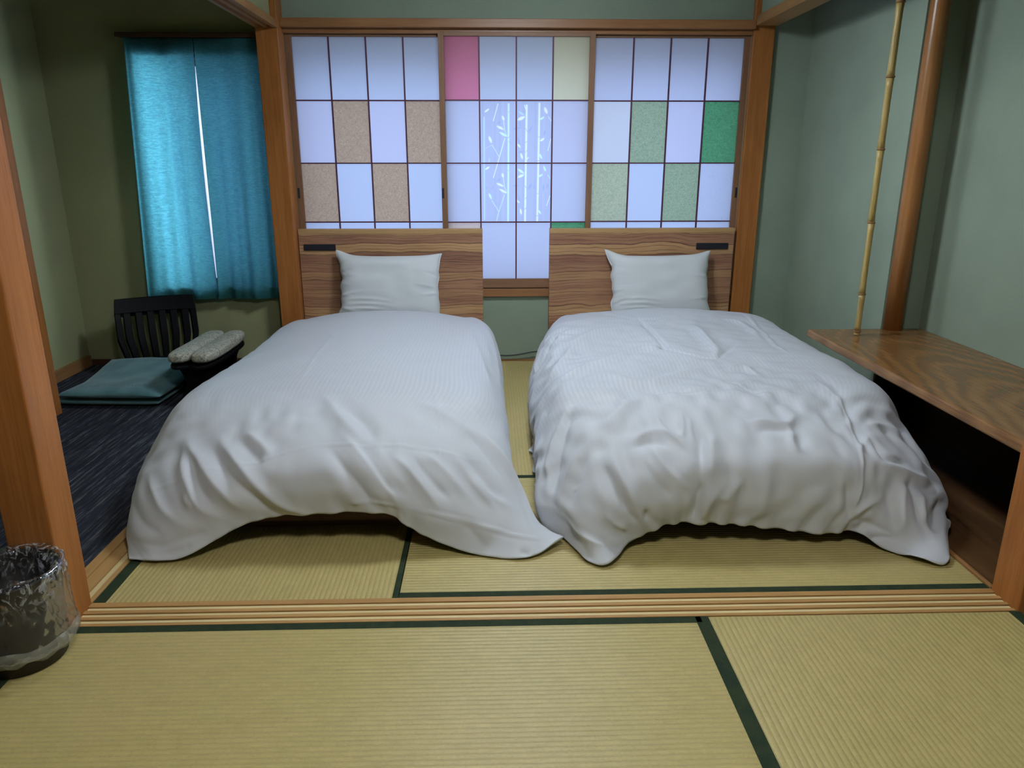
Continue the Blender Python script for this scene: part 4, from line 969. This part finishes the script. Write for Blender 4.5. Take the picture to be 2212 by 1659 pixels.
def cushion(pts4, z0, T, seed, label, sag):
    """pts4: corners (near-left, near-right, far-right, far-left)"""
    n = 60; a = np.linspace(0, 1, n); U, W = np.meshgrid(a, a); P = np.array(pts4, float)
    XY = P[0]*((1-U)*(1-W))[..., None]+P[1]*(U*(1-W))[..., None]+P[2]*(U*W)[..., None]+P[3]*((1-U)*W)[..., None]
    e = np.clip((1-np.abs(2*U-1)**7)*(1-np.abs(2*W-1)**7), 0, 1)**.5
    base_z = z0+.047*np.clip((W-.45)/.55, 0, 1)**1.2
    side = .008*np.sin(U*5+seed)+sag*np.sin(PI*U)
    Zt = base_z+T*.45+T*.55*e+side*.5+.004*gnoise((n, n), (5, 5), seed)
    Zb = base_z+T*.45-T*.45*e
    Zt = np.maximum(Zt, Zb+.001)
    pack = lambda Z: np.concatenate([XY, Z[..., None]], -1).reshape(-1, 3)
    V = np.concatenate([pack(Zt), pack(Zb)]); N_ = n*n
    F = [(j*n+i, j*n+i+1, (j+1)*n+i+1, (j+1)*n+i) for j in range(n-1) for i in range(n-1)]
    F += [(N_+j*n+i, N_+(j+1)*n+i, N_+(j+1)*n+i+1, N_+j*n+i+1) for j in range(n-1) for i in range(n-1)]
    rim = [i for i in range(n)]+[j*n+n-1 for j in range(1, n)]+[(n-1)*n+i for i in range(n-2, -1, -1)]+[j*n for j in range(n-2, 0, -1)]
    for p, q in zip(rim, rim[1:]+rim[:1]): F.append((p, N_+p, N_+q, q))
    o = obj('floor_cushion', grid_mesh('floor_cushion', V, F), M['cushion'], None, smooth=True)
    tag(o, label, 'cushion', 'teal floor cushions')
    Vt = pack(Zt).reshape(n, n, 3); m = bmesh.new()
    def at(u_, w_):
        p = Vt[min(n-1, int(w_*(n-1)+.5)), min(n-1, int(u_*(n-1)+.5))]; return Vector((p[0], p[1], p[2]+.0008))
    q = [(.14+.72*t, .16) for t in np.linspace(0, 1, 48)]+[(.86, .16+.7*t) for t in np.linspace(0, 1, 48)]+[(.86-.72*t, .86) for t in np.linspace(0, 1, 48)]+[(.14, .86-.7*t) for t in np.linspace(0, 1, 48)]
    for k in range(0, len(q)-1, 2):
        p0, p1 = at(*q[k]), at(*q[k+1])
        if (p1-p0).length > 1e-4: tube(m, [p0, p1], .0011, 5)
    obj('stitching', m, M['stitch'], o)
    return o
cushion([(-1.965, 3.215), (-1.495, 3.190), (-1.475, 3.640), (-1.925, 3.665)], 0.0, .040, 2, 'lower teal square floor cushion, flat on the striped carpet', 0)
cushion([(-1.935, 3.185), (-1.470, 3.155), (-1.455, 3.610), (-1.905, 3.640)], .040, .044, 4, 'upper teal square floor cushion with pale stitching, on top of the other', .010)

# ================================================================ ALCOVE
def make_shelf():
    r = tag(empty('shelf', (1.53, 2.3, .37)), 'glossy brown wooden shelf board spanning the alcove', 'shelf')
    o = obj('board', bx((1.290, 1.7645, 1.632, 2.9235, .367, .400)), M['shelf'], r, bevel=.009, seg=4); o.location = -r.location
    return r
make_shelf()
def make_bamboo():
    r = tag(empty('bamboo_pole', (1.438, 2.800, .401)), 'slender upright bamboo pole standing on the shelf', 'pole')
    zs = [0, .016, .162, .434, .697, .944, 1.186, 1.43, 1.68, CEIL-.402]
    for k, (a, b) in enumerate(zip(zs, zs[1:])):
        m = bmesh.new(); R_ = .0108+.0016*a; prof = []
        for t in np.linspace(0, 1, 9):
            prof.append((R_*(1+.16*(abs(2*t-1)**6))*(.97 if t in (0., 1.) else 1), a+(b-a-.0030)*t+.0015))
        lathe(m, prof, 20, -.006*(a+b)/2*.9, .003*math.sin(3*a))
        obj('culm_segment', m, M['bamboo'], r, smooth=True)
        if k:
            m = bmesh.new(); lathe(m, [(R_*1.10, a-.0035), (R_*1.32, a-.001), (R_*1.30, a+.001), (R_*1.10, a+.0035)], 20, -.006*a*.9, .003*math.sin(3*a))
            obj('node', m, M['bamboo_node'], r, smooth=True)
    return r
make_bamboo()

# ================================================================ SMALL THINGS
m = bmesh.new()
tube(m, crom(np.array([(-.04, 3.935, .028), (.03, 3.938, .036), (.08, 3.94, .0350), (.12, 3.938, .037), (.17, 3.936, .045), (.23, 3.935, .056), (.30, 3.935, .058)]), 5), .0036, 8)
tag(obj('power_cord', m, M['black_plastic'], None, smooth=True), 'thin black cord running along the wall between the two beds', 'cord')

BX, BY = -1.042, 1.432
def make_bin():
    r = tag(empty('waste_bin', (BX, BY, .001)), 'dark waste bin standing in front of the nearest amber post', 'bin')
    m = bmesh.new(); n = 40
    lathe(m, [(.080, 0), (.084, .002), (.098, .205), (.0995, .208), (.0995, .212), (.0955, .212), (.0945, .205), (.081, .006), (.02, .005)], n)
    obj('body', m, M['bin'], r, smooth=True)
    return r
make_bin()
def make_bag():
    n = 150
    prof = [(.012, .010), (.060, .010), (.074, .020), (.078, .06), (.083, .10), (.086, .14), (.088, .175), (.090, .20), (.096, .219), (.101, .222), (.106, .214), (.106, .18), (.106, .14), (.107, .10), (.109, .07), (.111, .055), (.109, .046), (.106, .044)]
    P = crom(np.array(prof), 6); V = []; F = []; m_ = len(P)
    for j, (rr, z) in enumerate(P):
        t = j/(m_-1)
        for k in range(n):
            a = 2*PI*k/n; p = Vector((math.cos(a)*3.0, math.sin(a)*3.0, z*16))
            c1 = mnoise.noise(p); c2 = abs(mnoise.noise(p*2.1+Vector((5, 1, 2)))); c3 = mnoise.noise(Vector((math.cos(a)*9, math.sin(a)*9, z*14)))
            if t < .5: off = -.024*max(0, c1+.25)*min(1, j/8)-.014*c2-.004*c3
            else: off = .0015*c1+.005*c2+.0015*c3
            if t < .5: rad = min(rr+off, rr)
            else: rad = max(rr+off, rr-.0015)
            V.append((math.cos(a)*rad, math.sin(a)*rad, z+(.010*c1 if t > .9 else .004*c1)*(t > .4)))
        if j < m_-1:
            F += [(j*n+k, j*n+(k+1) % n, (j+1)*n+(k+1) % n, (j+1)*n+k) for k in range(n)]
    o = obj('bin_liner', grid_mesh('bin_liner', V, F), M['bag'], None, smooth=True); o.location = (BX, BY, .001)
    m = bmesh.new(); rr_ = []
    for q, (r0, z0) in enumerate(((.1085, .040), (.1135, .046), (.1145, .062), (.1120, .072))):
        ring = []
        for k in range(72):
            a = 2*PI*k/72; c = mnoise.noise(Vector((math.cos(a)*3, math.sin(a)*3, 4.0+q*.2)))
            ring.append(m.verts.new((math.cos(a)*(r0+.002*c), math.sin(a)*(r0+.002*c), z0+.012*c)))
        rr_.append(ring)
    for A_, B_ in zip(rr_, rr_[1:]):
        for k in range(72): m.faces.new((A_[k], A_[(k+1) % 72], B_[(k+1) % 72], B_[k]))
    hm = obj('folded_hem', m, M['bag_hem'], o, smooth=True)
    return tag(o, 'crumpled clear plastic bag folded over the rim of the dark bin', 'plastic bag')
make_bag()

# lamps that light the two rooms (above the frame)
def lamp(loc, label):
    r = tag(empty('ceiling_lamp', loc), label, 'lamp')
    m = bmesh.new(); lathe(m, [(.26, -.165), (.265, -.165), (.262, .0), (.20, .095), (.03, .114), (.03, .110), (.195, .090), (.255, -.005), (.26, -.165)], 36, 0, 0, False); obj('shade', m, flat('lamp_shade_white', (.7, .68, .62), .7), r, smooth=True)  # unseen shade, its rim drawn down to dim the upper walls
    m = bmesh.new(); tube(m, [(0, 0, .114), (0, 0, CEIL-loc[2]-.001)], .005, 8); obj('cord', m, M['black_plastic'], r)
lamp((BED_LAMP[0], BED_LAMP[1], BED_LAMP[2]+.115), 'round white pendant lamp over the beds'); lamp((FRONT_LAMP[0], FRONT_LAMP[1], FRONT_LAMP[2]+.115), 'round white pendant lamp over the front mats')
